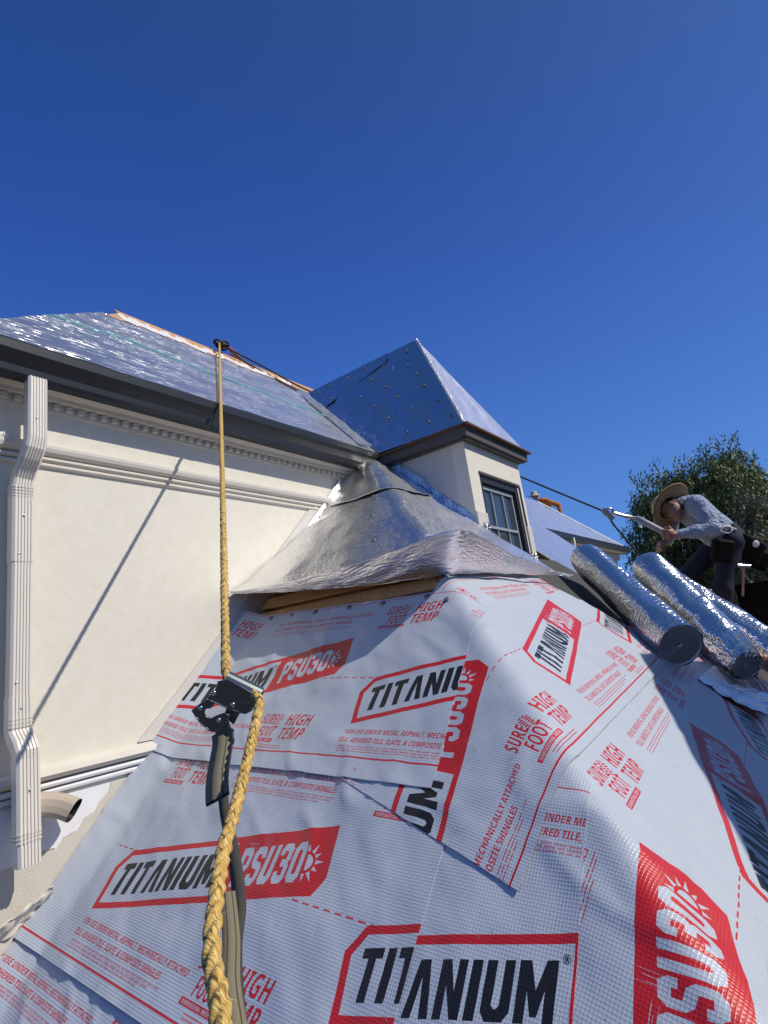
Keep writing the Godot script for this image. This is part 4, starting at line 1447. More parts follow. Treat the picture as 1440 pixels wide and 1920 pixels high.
func make_ropes() -> void:
	var top := Vector3(3.12, 2.91, -3.74)
	# climbing rope: ridge, over the gutter, through the grab and on towards the viewer
	var r := thing("safety_rope", "thick yellow twisted rope hanging from the ridge through the rope grab", "rope", Vector3(0.65, -0.01, -0.82))
	var upper := []
	for k in 121:
		var t := k / 120.0
		upper.append(top.lerp(Vector3(0.652, -0.002, -0.830), t) + Vector3(0.0015 * nz.get_noise_1d(t * 30.0), -0.012 * sin(t * PI), 0))
	var bend := [Vector3(0.652, -0.002, -0.830), Vector3(0.648, -0.020, -0.816), Vector3(0.655, -0.036, -0.788), Vector3(0.660, -0.045, -0.770), Vector3(0.655, -0.058, -0.755), Vector3(0.634, -0.078, -0.739), Vector3(0.569, -0.123, -0.689), Vector3(0.504, -0.159, -0.636), Vector3(0.431, -0.185, -0.572), Vector3(0.369, -0.210, -0.509), Vector3(0.330, -0.224, -0.463), Vector3(0.302, -0.235, -0.418), Vector3(0.270, -0.262, -0.375), Vector3(0.20, -0.34, -0.30), Vector3(0.10, -0.60, -0.10)]
	part(r, "upper_length", twisted(smooth_path([upper[0], upper[20], upper[40], upper[60], upper[80], upper[100], upper[120]], 0.006), 0.0085, 0.072, 18), M.rope)
	part(r, "lower_length", twisted(smooth_path(bend, 0.0035), 0.0080, 0.072, 24), M.rope)
	# stray fibres
	var st := begin()
	for k in 900:
		var lower := k % 3 == 0
		var src: Array = bend if lower else upper
		var t := rng.randf() if lower else 0.45 + 0.55 * rng.randf()
		var at := t * (src.size() - 2)
		var p: Vector3 = src[int(at)].lerp(src[int(at) + 1], at - int(at))
		var d := Vector3(rng.randf_range(-1, 1), rng.randf_range(-1, 1), rng.randf_range(-1, 1)).normalized()
		var e := p + d * 0.0075
		var f := e + (d + Vector3(rng.randf_range(-1, 1), rng.randf_range(-1, 1), rng.randf_range(-1, 1))) * rng.randf_range(0.002, 0.007)
		var w := d.cross(f - e).normalized() * 0.00028
		tri(st, e - w, e + w, f)
	var fib := part(r, "loose_fibre", done(st), M.straw_pale)
	fib.set_meta("kind", "stuff")
	# grab: plates laid out in its own plane
	var g := thing("rope_grab", "dark steel rope grab with riveted lever clamped on the yellow rope", "rope grab", Vector3(0.645, -0.045, -0.81))
	var o := Vector3(0.6408, -0.0366, -0.8126)
	var k0 := 0.96 / 1072.0
	var pl := func(pts: Array) -> Array:
		var q := []
		for p in pts:
			q.append(Vector2((340 + p[0] / 8.0 - 425) * k0, -(1180 + p[1] / 8.0 - 1300) * k0))
		return q
	var sp := func(x: float, y: float, z: float) -> Vector3:
		return o + CAM_X * ((340 + x / 8.0 - 425) * k0) - CAM_Y * ((1180 + y / 8.0 - 1300) * k0) + CAM_Z * z
	var shell := [[565, 745], [700, 728], [1110, 955], [1180, 1000], [1120, 1100], [1040, 1180], [960, 1222], [850, 1200], [640, 1120], [460, 1040], [415, 1000], [540, 850]]
	for z in [0.011, -0.0145]:
		part(g, "side_plate", prism_mesh(pl.call(shell), o + CAM_Z * z, CAM_X, CAM_Y, CAM_Z * 0.0035), M.steel_dark)
	# rounded rims of the pressed plates
	for rim in [[shell, 0.0145], [[[190, 1165], [330, 1055], [430, 1000], [520, 1060], [455, 1125], [385, 1130], [362, 1200], [385, 1252], [460, 1290], [560, 1240], [660, 1205], [735, 1235], [690, 1340], [600, 1440], [540, 1480], [430, 1450], [300, 1330]], 0.0192]]:
		var loop := []
		for p in rim[0] + [rim[0][0]]:
			loop.append(sp.call(p[0], p[1], rim[1]))
		part(g, "plate_rim", round_tube(loop, 0.0013, 8), M.steel_dark)
	# rounded back of the housing joins both plates
	var arc := []
	for q in 9:
		var a := PI * q / 8.0
		arc.append(Vector2(0.0145 * cos(a), 0.0145 * sin(a)))
	for q in 9:
		var a := PI * (8 - q) / 8.0
		arc.append(Vector2(0.0118 * cos(a), 0.0118 * sin(a)))
	part(g, "housing_back", sweep([sp.call(640, 760, 0.0), sp.call(1150, 1010, 0.0)], arc, CAM_Y, true), M.steel_dark)
	var lever := [[190, 1165], [330, 1055], [430, 1000], [520, 1060], [455, 1125], [385, 1130], [362, 1200], [385, 1252], [460, 1290], [560, 1240], [660, 1205], [735, 1235], [690, 1340], [600, 1440], [540, 1480], [430, 1450], [300, 1330]]
	part(g, "lever", prism_mesh(pl.call(lever), o + CAM_Z * 0.0150, CAM_X, CAM_Y, CAM_Z * 0.0045), M.steel_dark)
	part(g, "lever", prism_mesh(pl.call([[640, 1190], [860, 1230], [745, 1445], [690, 1400], [600, 1300]]), o - CAM_Z * 0.009, CAM_X, CAM_Y, CAM_Z * 0.006), M.steel_dark)
	part(g, "shank", prism_mesh(pl.call([[560, 1420], [680, 1330], [720, 1480], [745, 1560], [470, 1600], [530, 1500]]), o + CAM_Z * 0.0035, CAM_X, CAM_Y, CAM_Z * 0.008), M.steel_dark)
	var eye := []
	for q in 25:
		var a := TAU * q / 24.0
		eye.append(sp.call(615 + 130 * cos(a), 1650 + 105 * sin(a), 0.006))
	part(g, "eye", round_tube(eye, 0.0042, 10), M.steel_dark)
	for q in [[495, 920, 0.0150], [770, 1095, 0.0150], [310, 1130, 0.0200], [580, 1310, 0.0200]]:
		part(g, "rivet", ball(sp.call(q[0], q[1], q[2]), 0.0046, 12, CAM_Z, 0.55), M.steel)
	# lanyard of webbing from the eye towards the viewer
	var l := thing("webbing_lanyard", "olive webbing lanyard hanging from the rope grab behind the yellow rope", "lanyard", Vector3(0.60, -0.15, -0.79))
	var w1 := smooth_path([Vector3(0.6405, -0.098, -0.838), Vector3(0.634, -0.113, -0.829), Vector3(0.596, -0.155, -0.797), Vector3(0.564, -0.179, -0.757)], 0.006)
	part(l, "stitched_end", ribbon(w1.map(func(p): return p * lerpf(0.995, 0.945, clampf((p.z + 0.838) / 0.05, 0.0, 1.0))), (CAM_X * 0.87 + CAM_Z * 0.5).normalized(), 0.0165, 0.0022), M.webbing)
	var w2 := smooth_path([Vector3(0.650, -0.100, -0.833), Vector3(0.640, -0.118, -0.824), Vector3(0.596, -0.170, -0.788), Vector3(0.561, -0.198, -0.742), Vector3(0.492, -0.222, -0.640), Vector3(0.430, -0.240, -0.556), Vector3(0.375, -0.250, -0.497), Vector3(0.336, -0.260, -0.449), Vector3(0.303, -0.278, -0.402), Vector3(0.24, -0.36, -0.30), Vector3(0.14, -0.62, -0.10)], 0.008)
	part(l, "strap", ribbon(w2.map(func(p): return p - CAM_Z * 0.008), (CAM_X + CAM_Z * 0.55).normalized(), 0.0072, 0.0024), M.webbing_dark)
	var w3 := smooth_path([Vector3(0.425, -0.230, -0.566), Vector3(0.376, -0.241, -0.500), Vector3(0.337, -0.251, -0.453), Vector3(0.304, -0.269, -0.405), Vector3(0.23, -0.350, -0.315)], 0.008)
	part(l, "folded_tail", ribbon(w3.map(func(p): return p - CAM_Z * 0.004), (CAM_X + CAM_Z * 0.5).normalized(), 0.0075, 0.0035), M.webbing)
	# lifeline along the ridge to the worker
	var f := thing("lifeline", "thin dark lifeline from the ridge knot behind the dormer to the worker's tool", "rope", Vector3(4.9, 0.83, -1.17))
	part(f, "line", twisted(smooth_path([top + Vector3(-0.02, -0.02, 0.0), Vector3(3.40, 2.66, -3.50), Vector3(3.72, 2.415, -3.26), Vector3(4.10, 1.93, -2.60), Vector3(4.60, 1.236, -1.70), Vector3(4.881, 0.843, -1.188)], 0.012), 0.0085, 0.07, 9), M.dark_rope)
	part(f, "tail", twisted(smooth_path([Vector3(4.881, 0.843, -1.188), Vector3(4.97, 0.73, -1.165), Vector3(5.236, 0.489, -1.095), Vector3(5.674, 0.20, -1.065), Vector3(5.85, -0.30, -1.0)], 0.012), 0.0085, 0.07, 9), M.dark_rope)
	# anchor knot on the ridge with a loose doubled tail on the slope
	var a := thing("anchor_knot", "bundle of dark rope and red sling tied at the ridge above the yellow rope", "knot", top)
	var loops := []
	for q in 70:
		var t := q / 69.0 * TAU * 3.5
		loops.append(top + Vector3(0.05 * cos(t) + 0.03 * sin(t * 0.37), -0.035 + 0.022 * sin(t * 1.3), 0.02 + 0.045 * sin(t)))
	part(a, "coils", round_tube(loops, 0.010, 7), M.dark_rope)
	part(a, "red_sling", ribbon(smooth_path([top + Vector3(0.04, -0.02, 0.02), top + Vector3(0.12, -0.05, 0.03), top + Vector3(0.19, -0.10, 0.035)], 0.02), Vector3(0.3, 0.7, 0.6), 0.012, 0.003), M.red)
	for q in [0.0, 0.035]:
		part(a, "loose_tail", twisted(smooth_path([top + Vector3(0.10, -0.06 - q, 0.02), roof_point(3.36, 3.63 - q, 0.02), roof_point(3.47, 3.46 - q, 0.02), roof_point(3.58, 3.34 - q * 2.0, 0.02), roof_point(3.66, 3.28 - q, 0.02)], 0.01), 0.009, 0.06, 9), M.boot)
	# thin string laid across the foil
	var s := thing("string_line", "thin cyan string lying across the blue foil of the main roof", "string", roof_point(1.6, 2.75))
	var sl := []
	for q in [[1.25, 2.815], [1.47, 2.835], [1.74, 2.87], [2.0, 2.824], [2.31, 2.80], [2.61, 2.775], [3.0, 2.745], [3.3, 2.74]]:
		sl.append(roof_point(q[0], q[1], 0.016))
	part(s, "cord", round_tube(smooth_path(sl, 0.03), 0.0042, 6), M.string)


# ------------------------------------------------------------------ people
func make_workers() -> void:
	var B := Basis(CAM_X, CAM_Y, CAM_Z)
	var foot := Vector3(5.823, -0.307, -0.761)
	var p := func(x: float, y: float, z: float) -> Vector3:
		return foot + B * Vector3(x, y, z)
	var w := thing("person", "person in straw hat, grey blue shirt and black tool belt bending over a rope tool", "person", foot)
	var hip := 0.875
	# joints
	var sn: Vector3 = p.call(-0.255, 1.165, 0.165)
	var sf: Vector3 = p.call(-0.275, 1.145, -0.165)
	var en: Vector3 = p.call(-0.190, 0.965, 0.300)
	var wn: Vector3 = p.call(-0.455, 0.917, 0.245)
	var ef: Vector3 = p.call(-0.27, 0.90, -0.24)
	var wf: Vector3 = p.call(-0.415, 0.845, -0.02)
	var chest: Vector3 = p.call(-0.185, 1.115, 0)
	var waist: Vector3 = p.call(0.02, 0.955, 0)
	var pelvis: Vector3 = p.call(0.115, hip - 0.01, 0)
	var neck: Vector3 = p.call(-0.285, 1.165, 0)
	var head: Vector3 = p.call(-0.375, 1.125, 0.02)
	var hn: Vector3 = p.call(0.10, hip - 0.03, 0.095)
	var hf: Vector3 = p.call(0.10, hip - 0.03, -0.095)
	var kn: Vector3 = p.call(-0.02, 0.46, 0.15)
	var kf: Vector3 = p.call(-0.20, 0.50, -0.12)
	var an: Vector3 = p.call(0.03, 0.085, 0.14)
	var af: Vector3 = p.call(-0.15, 0.085, -0.13)
	var skull_up: Vector3 = (B * Vector3(-0.52, 0.33, -0.79)).normalized()
	var face: Vector3 = (B * Vector3(-0.62, -0.76, 0.14)).normalized()
	var bare := [[chest, waist, 0.115, 0.10], [waist, pelvis, 0.10, 0.12], [chest, sn, 0.085, 0.055], [chest, sf, 0.085, 0.055], [sn, en, 0.046, 0.038], [en, wn, 0.038, 0.027], [sf, ef, 0.046, 0.038], [ef, wf, 0.038, 0.027], [chest, neck, 0.07, 0.056], [neck, head, 0.056, 0.06], [pelvis, hn, 0.11, 0.075], [pelvis, hf, 0.11, 0.075], [hn, kn, 0.072, 0.052], [kn, an, 0.050, 0.036], [hf, kf, 0.072, 0.052], [kf, af, 0.050, 0.036], [an, an + B * Vector3(-0.13, -0.04, 0.0), 0.035, 0.03], [af, af + B * Vector3(-0.13, -0.04, 0.0), 0.035, 0.03]]
	# head: skull, jaw, nose, ears, brow
	bare.append_array([[head, head + skull_up * 0.035, 0.078, 0.080], [head - skull_up * 0.03 + face * 0.028, head - skull_up * 0.075 + face * 0.050, 0.060, 0.040]])
	var bodym := part(w, "body", body_mesh(bare, 0.035, 0.016), M.skin)
	var fine := [[head + face * 0.070 - skull_up * 0.005, head + face * 0.098 - skull_up * 0.032, 0.010, 0.013], [head + face * 0.068 - skull_up * 0.062, head + face * 0.074 - skull_up * 0.064, 0.019, 0.014]]
	for s in [-1.0, 1.0]:
		var ear: Vector3 = head + skull_up.cross(face) * 0.080 * s - face * 0.01
		fine.append([ear + skull_up * 0.018, ear - skull_up * 0.02, 0.012, 0.009])
	part(bodym, "facial_features", body_mesh(fine, 0.012, 0.005), M.skin)
	for s in [-1.0, 1.0]:
		part(bodym, "eye", ball(head + face * 0.074 + skull_up * 0.004 + skull_up.cross(face) * 0.032 * s, 0.011, 8), M.hair)
	part(w, "hair", body_mesh([[head + skull_up * 0.02 - face * 0.02, head - face * 0.045 - skull_up * 0.03, 0.083, 0.060]], 0.02, 0.012), M.hair)
	# hands: palm and five fingers closed round the tool / relaxed
	var grip: Vector3 = p.call(-0.555, 0.935, 0.235)
	var hand := func(wr: Vector3, pal: Vector3, curl: Vector3, side: Vector3) -> ArrayMesh:
		var fwd := (pal - wr).normalized()
		var bones := [[wr, pal, 0.026, 0.030], [pal - side * 0.02, pal + side * 0.028, 0.022, 0.022], [pal + fwd * 0.02 - side * 0.018, pal + fwd * 0.02 + side * 0.026, 0.020, 0.020]]
		for q in 4:
			var root: Vector3 = pal + fwd * 0.026 + side * (-0.030 + 0.021 * q)
			var lens: float = [0.034, 0.040, 0.038, 0.030][q]
			var k1: Vector3 = root + (fwd * 0.8 + curl * 0.6).normalized() * lens
			var k2: Vector3 = k1 + (curl * 1.0 - fwd * 0.25).normalized() * lens * 0.75
			var k3: Vector3 = k2 + (-fwd * 0.9 + curl * 0.15).normalized() * lens * 0.6
			bones.append_array([[root, k1, 0.0105, 0.0098], [k1, k2, 0.0098, 0.009], [k2, k3, 0.009, 0.008]])
		var t0: Vector3 = pal - fwd * 0.012 - side * 0.030
		var t1: Vector3 = t0 + (fwd * 0.5 - side * 0.7 + curl * 0.5).normalized() * 0.036
		bones.append_array([[pal - side * 0.015, t0, 0.018, 0.013], [t0, t1, 0.013, 0.011], [t1, t1 + (fwd * 0.6 + curl * 0.8 + side * 0.2).normalized() * 0.03, 0.011, 0.009]])
		return body_mesh(bones, 0.006, 0.0045)
	part(bodym, "hand", hand.call(wn, p.call(-0.515, 0.920, 0.262), -CAM_Z, -CAM_Y), M.skin)
	part(bodym, "hand", hand.call(wf, p.call(-0.475, 0.825, 0.02), (CAM_Z * 0.3 - CAM_Y).normalized(), CAM_Z), M.skin)
	# clothes
	part(w, "shirt", body_mesh([[chest, waist, 0.140, 0.118], [waist, waist.lerp(pelvis, 0.7), 0.118, 0.128], [chest, sn, 0.105, 0.078], [chest, sf, 0.105, 0.078], [sn, sn.lerp(en, 0.55) + B * Vector3(0.015, 0, 0.0), 0.076, 0.066], [sn.lerp(en, 0.55) + B * Vector3(0.015, 0, 0.0), en, 0.066, 0.058], [en, en.lerp(wn, 0.45), 0.057, 0.052], [en.lerp(wn, 0.45), wn, 0.050, 0.037], [sf, ef, 0.070, 0.056], [ef, wf, 0.055, 0.037], [chest, neck, 0.09, 0.068], [chest.lerp(waist, 0.4) + B * Vector3(-0.04, -0.07, 0), waist + B * Vector3(-0.05, -0.07, 0), 0.085, 0.080]], 0.045, 0.014), M.shirt)
	part(w, "trousers", body_mesh([[pelvis + B * Vector3(-0.03, 0.04, 0), pelvis, 0.132, 0.138], [pelvis, hn, 0.128, 0.096], [pelvis, hf, 0.128, 0.096], [hn, kn, 0.095, 0.078], [kn, an, 0.076, 0.066], [hf, kf, 0.095, 0.078], [kf, af, 0.076, 0.066]], 0.03, 0.018), M.trousers)
	for q in [an, af]:
		part(w, "boot", body_mesh([[q + B * Vector3(0.0, 0.04, 0), q + B * Vector3(0.02, -0.03, 0), 0.056, 0.052], [q + B * Vector3(0.02, -0.035, 0), q + B * Vector3(-0.15, -0.045, 0.0), 0.048, 0.040]], 0.02, 0.014), M.boot)
	# straw hat: wide brim seen from below, crown tipped forward
	var brim_at: Vector3 = head + skull_up * 0.055
	var hat := part(w, "straw_hat", lathe([Vector2(0.232, -0.030), Vector2(0.236, -0.026), Vector2(0.20, -0.006), Vector2(0.14, 0.004), Vector2(0.096, 0.006), Vector2(0.092, 0.05), Vector2(0.086, 0.095), Vector2(0.068, 0.112), Vector2(0.03, 0.105), Vector2(0.001, 0.104)], brim_at, skull_up, 40, 0.07), M.straw)
	part(hat, "band", lathe([Vector2(0.0965, 0.010), Vector2(0.0985, 0.014), Vector2(0.0965, 0.034), Vector2(0.094, 0.036)], brim_at, skull_up, 32), M.leather)
	part(hat, "brim_lining", lathe([Vector2(0.229, -0.034), Vector2(0.198, -0.011), Vector2(0.14, -0.001), Vector2(0.098, 0.001)], brim_at, skull_up, 40, 0.07), M.straw)
	# harness and tool belt
	var belt := []
	for q in 29:
		var a := TAU * q / 28.0
		belt.append(p.call(0.062 + 0.085 * cos(a) * 0.75, 0.925 + 0.11 * cos(a) * 0.72, 0.137 * sin(a)))
	part(w, "tool_belt", ribbon(belt, (B * Vector3(0.55, -0.6, 0)).normalized(), 0.032, 0.008), M.leather)
	part(w, "harness_strap", ribbon(smooth_path([p.call(-0.19, 1.02, 0.13), p.call(-0.03, 0.99, 0.150), p.call(0.10, 0.95, 0.145)], 0.02), CAM_Y, 0.014, 0.004), M.grey_paint)
	var dring := []
	for q in 21:
		var a := TAU * q / 20.0
		dring.append(p.call(0.010 + 0.042 * cos(a) * (1.25 if cos(a) < 0 else 0.9), 0.955 + 0.028 * sin(a), 0.165))
	part(w, "carabiner", round_tube(dring, 0.0085, 8), M.white)
	var pouch := func(c: Vector3, s: Vector3, tilt: float) -> ArrayMesh:
		var st := begin()
		var bb := B * Basis(Vector3(0, 0, 1), tilt)
		box(st, c, bb.x * s.x, bb.y * s.y, bb.z * s.z, 0.022)
		return done(st)
	part(w, "tool_pouch", pouch.call(p.call(0.205, 0.79, 0.13), Vector3(0.115, 0.105, 0.055), -0.5), M.leather)
	part(w, "tool_pouch", pouch.call(p.call(0.33, 0.70, 0.05), Vector3(0.095, 0.085, 0.06), -0.35), M.leather)
	part(w, "tool_pouch", pouch.call(p.call(-0.03, 0.775, 0.16), Vector3(0.085, 0.10, 0.05), -0.15), M.leather)
	part(w, "oval_badge", ball(p.call(0.235, 0.835, 0.190), 0.030, 16, CAM_Z, 0.18), M.white)
	part(w, "hammer_handle", round_tube([p.call(0.125, 0.64, 0.20), p.call(0.118, 0.40, 0.20)], 0.011, 8), M.grey_paint)
	part(w, "hammer_head", beam(p.call(0.07, 0.655, 0.20), p.call(0.18, 0.645, 0.20), 0.014, 0.014, CAM_Y, 0.004), M.steel)
	# the tool in the hand
	var t := thing("rope_adjuster", "pale grey tubular rope adjuster clipped to the dark lifeline in the worker's hand", "rope tool", p.call(-0.6, 0.97, 0.23))
	var e0: Vector3 = p.call(-0.475, 0.895, 0.232)
	var e1: Vector3 = p.call(-0.775, 1.050, 0.215)
	var e2: Vector3 = Vector3(4.915, 0.835, -1.150)
	part(t, "barrel", tube([e0, e0.lerp(e1, 0.1), e0.lerp(e1, 0.6), e0.lerp(e1, 0.62), e1], func(s, _a): return 0.021 if s < 0.20 else 0.026, 14), M.grey_paint)
	part(t, "strap", ribbon([e1, e1.lerp(e2, 0.5) + Vector3(0, -0.008, 0), e2], CAM_Y, 0.013, 0.004), M.steel)
	part(t, "tape_tail", ribbon(smooth_path([e1, e1 + B * Vector3(0.015, -0.04, 0.02), e1 + B * Vector3(0.012, -0.075, 0.03)], 0.01), CAM_X, 0.016, 0.001), M.white)
	var ring := []
	for q in 21:
		var a := TAU * q / 20.0
		ring.append(Vector3(4.90, 0.840, -1.170) + CAM_X * 0.042 * cos(a) + CAM_Y * 0.030 * sin(a) + CAM_Z * 0.01 * sin(a))
	part(t, "snap_hook", round_tube(ring, 0.009, 8), M.steel)
	part(t, "cam_plate", beam(Vector3(4.862, 0.868, -1.20), Vector3(4.925, 0.775, -1.150), 0.010, 0.024, CAM_X, 0.004), M.sash)

	# second worker, far off behind the ridge
	var base := Vector3(19.07, 3.36, -6.76)
	var w2 := thing("person", "person in orange shirt and tan hat crouching behind the far foil ridge", "person", base)
	var q2 := func(x: float, y: float, z: float) -> Vector3:
		return base + CAM_X * x + Vector3(0, y, 0) + CAM_Z * z
	var hd: Vector3 = q2.call(-0.10, 1.02, 0)
	var c2: Vector3 = q2.call(0.16, 0.82, 0)
	var b2: Vector3 = q2.call(0.30, 0.45, 0)
	var s2: Vector3 = q2.call(0.28, 0.84, 0.18)
	var el2: Vector3 = q2.call(0.60, 0.72, 0.22)
	var wr2: Vector3 = q2.call(0.62, 0.44, 0.25)
	var s3: Vector3 = q2.call(0.12, 0.84, -0.18)
	var el3: Vector3 = q2.call(0.05, 0.60, -0.25)
	var arms := [[c2, b2, 0.12, 0.13], [c2, hd, 0.06, 0.07], [hd, hd + Vector3(0, 0.05, 0), 0.09, 0.09], [c2, s2, 0.09, 0.06], [s2, el2, 0.05, 0.04], [el2, wr2, 0.04, 0.03], [c2, s3, 0.09, 0.06], [s3, el3, 0.05, 0.04], [b2, q2.call(0.0, 0.10, 0.15), 0.10, 0.07], [b2, q2.call(0.0, 0.10, -0.15), 0.10, 0.07], [q2.call(0.0, 0.10, 0.15), q2.call(0.2, -0.30, 0.15), 0.07, 0.05], [q2.call(0.0, 0.10, -0.15), q2.call(0.2, -0.30, -0.15), 0.07, 0.05], [wr2, wr2 + Vector3(0, -0.09, 0), 0.035, 0.025]]
	var b2m := part(w2, "body", body_mesh(arms, 0.04, 0.03), M.skin)
	part(b2m, "nose", ball(hd + CAM_X * -0.09, 0.02, 6), M.skin)
	part(w2, "shirt", body_mesh([[c2, b2, 0.17, 0.16], [c2, s2, 0.13, 0.10], [s2, el2, 0.095, 0.08], [el2, wr2, 0.075, 0.06], [c2, s3, 0.13, 0.09], [s3, el3, 0.085, 0.07]], 0.05, 0.03), M.orange)
	part(w2, "trousers", body_mesh([[b2, q2.call(0.0, 0.10, 0.15), 0.13, 0.10], [b2, q2.call(0.0, 0.10, -0.15), 0.13, 0.10], [q2.call(0.0, 0.10, 0.15), q2.call(0.2, -0.30, 0.15), 0.09, 0.07], [q2.call(0.0, 0.10, -0.15), q2.call(0.2, -0.30, -0.15), 0.09, 0.07]], 0.05, 0.035), M.trousers)
	part(w2, "hat", lathe([Vector2(0.20, -0.03), Vector2(0.19, 0.0), Vector2(0.115, 0.01), Vector2(0.108, 0.09), Vector2(0.085, 0.135), Vector2(0.001, 0.14)], hd + Vector3(0, 0.06, 0), Vector3(-0.1, 1, 0.1), 24), M.straw_pale)


# ------------------------------------------------------------------ trees
func crown(blobs: Array, count: int, light: Color, dark: Color, leaf_len: float) -> ArrayMesh:
	var st := SurfaceTool.new()
	st.begin(Mesh.PRIMITIVE_TRIANGLES)
	st.set_smooth_group(-1)
	var total := 0.0
	for b in blobs:
		total += b[1] * b[1]
	for b in blobs:
		var c: Vector3 = b[0]
		var r: float = b[1]
		var sprays := int(count * r * r / total / 9.0)
		var clumps := []
		for k in 15:
			var e := Vector3(rng.randfn(), rng.randfn(), rng.randfn()).normalized()
			clumps.append([c + e * r * rng.randf_range(0.45, 0.80), rng.randf_range(0.28, 0.48) * r, rng.randf_range(0.0, 0.5)])
		for k in sprays:
			# sprays of narrow leaves hanging from twigs, gathered in clumps with gaps between
			var d := Vector3(rng.randfn(), rng.randfn(), rng.randfn()).normalized()
			var cl: Array = clumps[k % clumps.size()]
			var q: Vector3 = cl[0] + d * cl[1] * pow(rng.randf(), 0.4)
			var hang := (Vector3(0, -1, 0) + d * 0.55 + Vector3(rng.randfn(), rng.randfn(), rng.randfn()) * 0.22).normalized()
			if d.y > 0.5 and rng.randf() < 0.55:
				hang = (d + Vector3(0.4, 0.5, 0.2)).normalized()
			var col := dark.lerp(light, clampf(rng.randf() * 0.6 + cl[2], 0.0, 1.0))
			for n in 9:
				var s := q + hang * (n * leaf_len * 0.33)
				var side := hang.cross(Vector3(rng.randfn(), rng.randfn(), rng.randfn())).normalized()
				var tip := s + (hang * 0.75 + side * 0.7).normalized() * leaf_len * rng.randf_range(0.7, 1.2)
				var wid := side.cross(hang).normalized() * leaf_len * 0.15
				var mid := s.lerp(tip, 0.45)
				st.set_color(col.lightened(rng.randf_range(0.0, 0.06)))
				st.add_vertex(s)
				st.add_vertex(mid + wid)
				st.add_vertex(tip)
				st.add_vertex(s)
				st.add_vertex(tip)
				st.add_vertex(mid - wid)
	st.generate_normals()
	return st.commit()


func tree(label: String, root: Vector3, blobs: Array, count: int, light: Color, dark: Color, leaf_len: float) -> void:
	var t := thing("tree", label, "tree", root, "trees behind the roof")
	var st := begin(true)
	var mid := Vector3.ZERO
	for b in blobs:
		mid += b[0] / blobs.size()
	var fork := Vector3(root.x, lerpf(root.y, mid.y, 0.62), root.z).lerp(Vector3(mid.x, lerpf(root.y, mid.y, 0.62), mid.z), 0.6)
	part(t, "trunk", tube(smooth_path([root, root.lerp(fork, 0.5) + Vector3(0.15, 0, 0.1), fork], 0.3), func(s, _a): return maxf(0.34 - 0.022 * s, 0.16), 12), M.bark)
	for b in blobs:
		part(t, "limb", tube(smooth_path([fork, fork.lerp(b[0], 0.5) + Vector3(0, 0.3, 0), b[0]], 0.25), func(s, _a): return maxf(0.15 - 0.03 * s, 0.03), 7), M.bark)
	part(t, "crown", crown(blobs, count, light, dark, leaf_len), M.leaf)


func eyed(px: float, py: float, depth: float) -> Vector3:
	return CAM_X * (px * depth) - CAM_Y * (py * depth) - CAM_Z * depth


func make_trees() -> void:
	# crown lumps: sideways and downwards slope of the sight line, distance, radius
	var blobs := []
	for b in [[0.472, -0.012, 25.0, 1.15], [0.512, -0.042, 25.6, 1.25], [0.560, -0.058, 25.0, 1.2], [0.610, -0.070, 25.4, 1.2], [0.640, -0.050, 26.0, 1.2], [0.468, 0.030, 24.6, 1.05], [0.465, 0.070, 25.0, 0.85], [0.520, 0.005, 25.0, 1.4], [0.575, -0.01, 24.6, 1.4], [0.63, 0.0, 25.4, 1.4], [0.500, 0.085, 25.2, 1.1], [0.545, 0.065, 25.5, 1.4], [0.600, 0.07, 26.0, 1.3], [0.68, -0.01, 26.5, 1.2], [0.53, 0.125, 25.4, 1.1], [0.585, 0.125, 25.5, 1.2], [0.64, 0.12, 25.8, 1.2]]:
		blobs.append([eyed(b[0], b[1], b[2]), b[3]])
	tree("large dark green tree with drooping leaves behind the bending worker", Vector3(28.3, GROUND, -3.0), blobs, 66000, Color(0.17, 0.21, 0.055), Color(0.06, 0.09, 0.022), 0.22)
	blobs = []
	for b in [[0.655, 0.005, 19.0, 0.75], [0.690, -0.005, 19.4, 0.8], [0.645, 0.055, 18.6, 0.7], [0.685, 0.06, 19.0, 0.9], [0.64, 0.11, 18.8, 0.8], [0.68, 0.13, 19.0, 0.9]]:
		blobs.append([eyed(b[0], b[1], b[2]), b[3]])
	tree("paler olive green tree at the right edge in front of the dark tree", Vector3(22.4, GROUND, -0.2), blobs, 30000, Color(0.17, 0.165, 0.09), Color(0.07, 0.08, 0.035), 0.15)


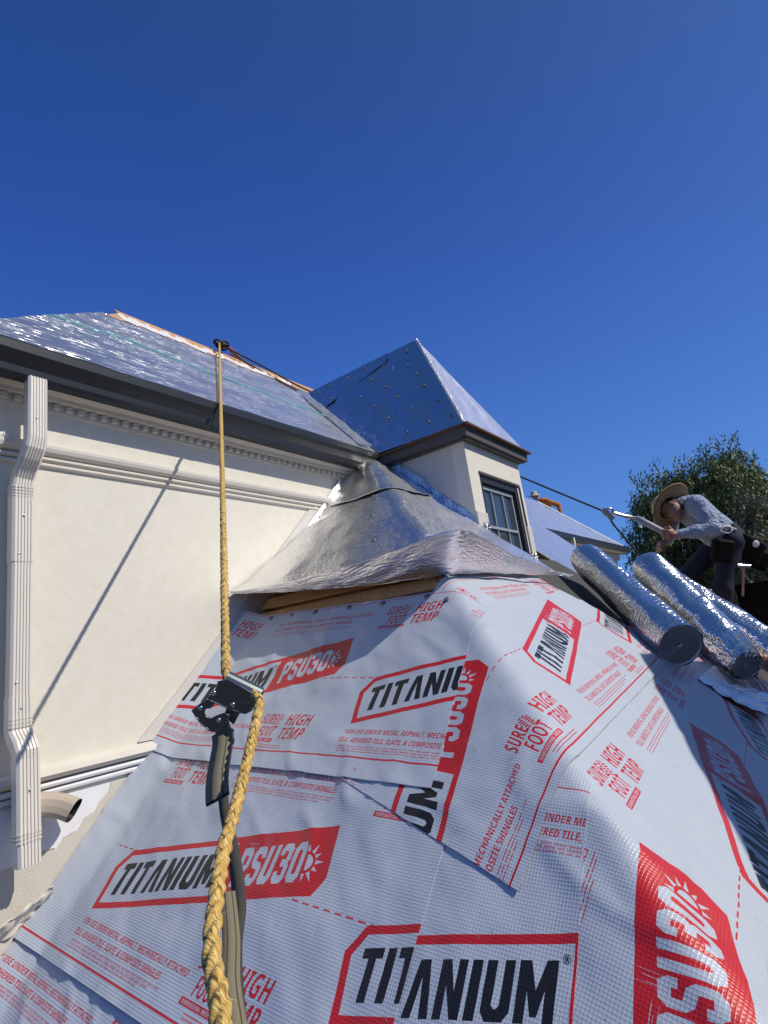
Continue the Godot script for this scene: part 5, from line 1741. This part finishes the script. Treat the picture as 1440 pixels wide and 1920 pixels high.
# ------------------------------------------------------------------ the rest
func make_small_things() -> void:
	var y := -0.345
	var s := thing("scaffold_platform", "timber scaffold platform on steel posts under the worker beyond the foil rolls", "scaffold", Vector3(6.0, GROUND, -0.5))
	for k in 4:
		part(s, "plank", box_mesh(Vector3(5.95, y + 0.010, -1.10 + k * 0.305), Vector3(0.85, 0.028, 0.148), 0.004), M.wood)
	for q in [[5.2, -1.2], [6.7, -1.2], [5.2, -0.1], [6.7, -0.1]]:
		part(s, "post", round_tube([Vector3(q[0], GROUND, q[1]), Vector3(q[0], y - 0.02, q[1])], 0.024, 10), M.steel)
	for z in [-1.2, -0.1]:
		part(s, "ledger", round_tube([Vector3(5.1, y - 0.045, z), Vector3(6.8, y - 0.045, z)], 0.024, 10), M.steel)
	var c := thing("tool_crate", "black open tool crate at the right edge beside the worker's legs", "crate", Vector3(6.05, y + 0.04, -0.38))
	var cb := Vector3(6.02, y + 0.04, -0.345)
	for q in [[Vector3(0, 0.21, 0.155), Vector3(0.22, 0.21, 0.008)], [Vector3(0, 0.21, -0.155), Vector3(0.22, 0.21, 0.008)], [Vector3(0.212, 0.21, 0), Vector3(0.008, 0.21, 0.146)], [Vector3(-0.212, 0.21, 0), Vector3(0.008, 0.21, 0.146)]]:
		part(c, "side_panel", box_mesh(cb + q[0], q[1], 0.003), M.leather)
	part(c, "bottom_panel", box_mesh(cb + Vector3(0, 0.008, 0), Vector3(0.203, 0.008, 0.146)), M.leather)
	part(c, "rim", beam(cb + Vector3(-0.22, 0.427, 0.158), cb + Vector3(0.22, 0.427, 0.158), 0.012, 0.006), M.sash)
	var k := thing("wooden_stake", "thin pale wooden stake leaning out of the black tool crate", "stake", Vector3(6.0, y + 0.06, -0.40))
	part(k, "stick", round_tube([cb + Vector3(0.02, 0.02, 0.06), cb + Vector3(-0.10, 0.62, -0.10)], 0.011, 7), M.straw_pale)
	var bg := thing("tool_bag", "black slumped tool bag on the scaffold behind the worker's legs", "bag", Vector3(5.95, y + 0.04, -1.0))
	var b0 := Vector3(5.95, y + 0.04, -1.0)
	part(bg, "bag_body", body_mesh([[b0 + Vector3(-0.10, 0.15, -0.10), b0 + Vector3(0.12, 0.16, 0.22), 0.15, 0.15], [b0 + Vector3(-0.05, 0.30, -0.06), b0 + Vector3(0.08, 0.33, 0.16), 0.11, 0.12]], 0.06, 0.02), M.leather)
	part(bg, "handle", round_tube(smooth_path([b0 + Vector3(-0.05, 0.38, -0.08), b0 + Vector3(0.0, 0.50, 0.03), b0 + Vector3(0.06, 0.42, 0.16)], 0.02), 0.012, 8), M.leather)
	var pw := thing("parapet", "low grey membrane covered parapet between the foil rolls and the tree", "parapet", Vector3(7.0, GROUND, -1.2))
	part(pw, "wall", box_mesh(Vector3(7.45, -2.95, -1.35), Vector3(0.22, 3.05, 0.42)), M.grey_paint)
	part(pw, "coping", box_mesh(Vector3(7.45, 0.125, -1.35), Vector3(0.25, 0.022, 0.45), 0.004), M.grey_paint)
	# neighbouring gable behind the viewer's right shoulder: its raking edge throws the long shadow over the lower right of the bay roof
	var g := thing("neighbour_gable", "cream stucco gable of the neighbouring wing that shades the lower roof", "house", Vector3(4.0, GROUND, 1.5))
	part(g, "gable_wall", prism_mesh([Vector2(1.2, 0.284), Vector2(3.65, 1.825), Vector2(4.93, 1.39), Vector2(6.2, 0.96), Vector2(6.2, GROUND), Vector2(1.2, GROUND)], Vector3(0, 0, 1.3), Vector3.RIGHT, Vector3.UP, Vector3(0, 0, 2.6)), M.stucco)
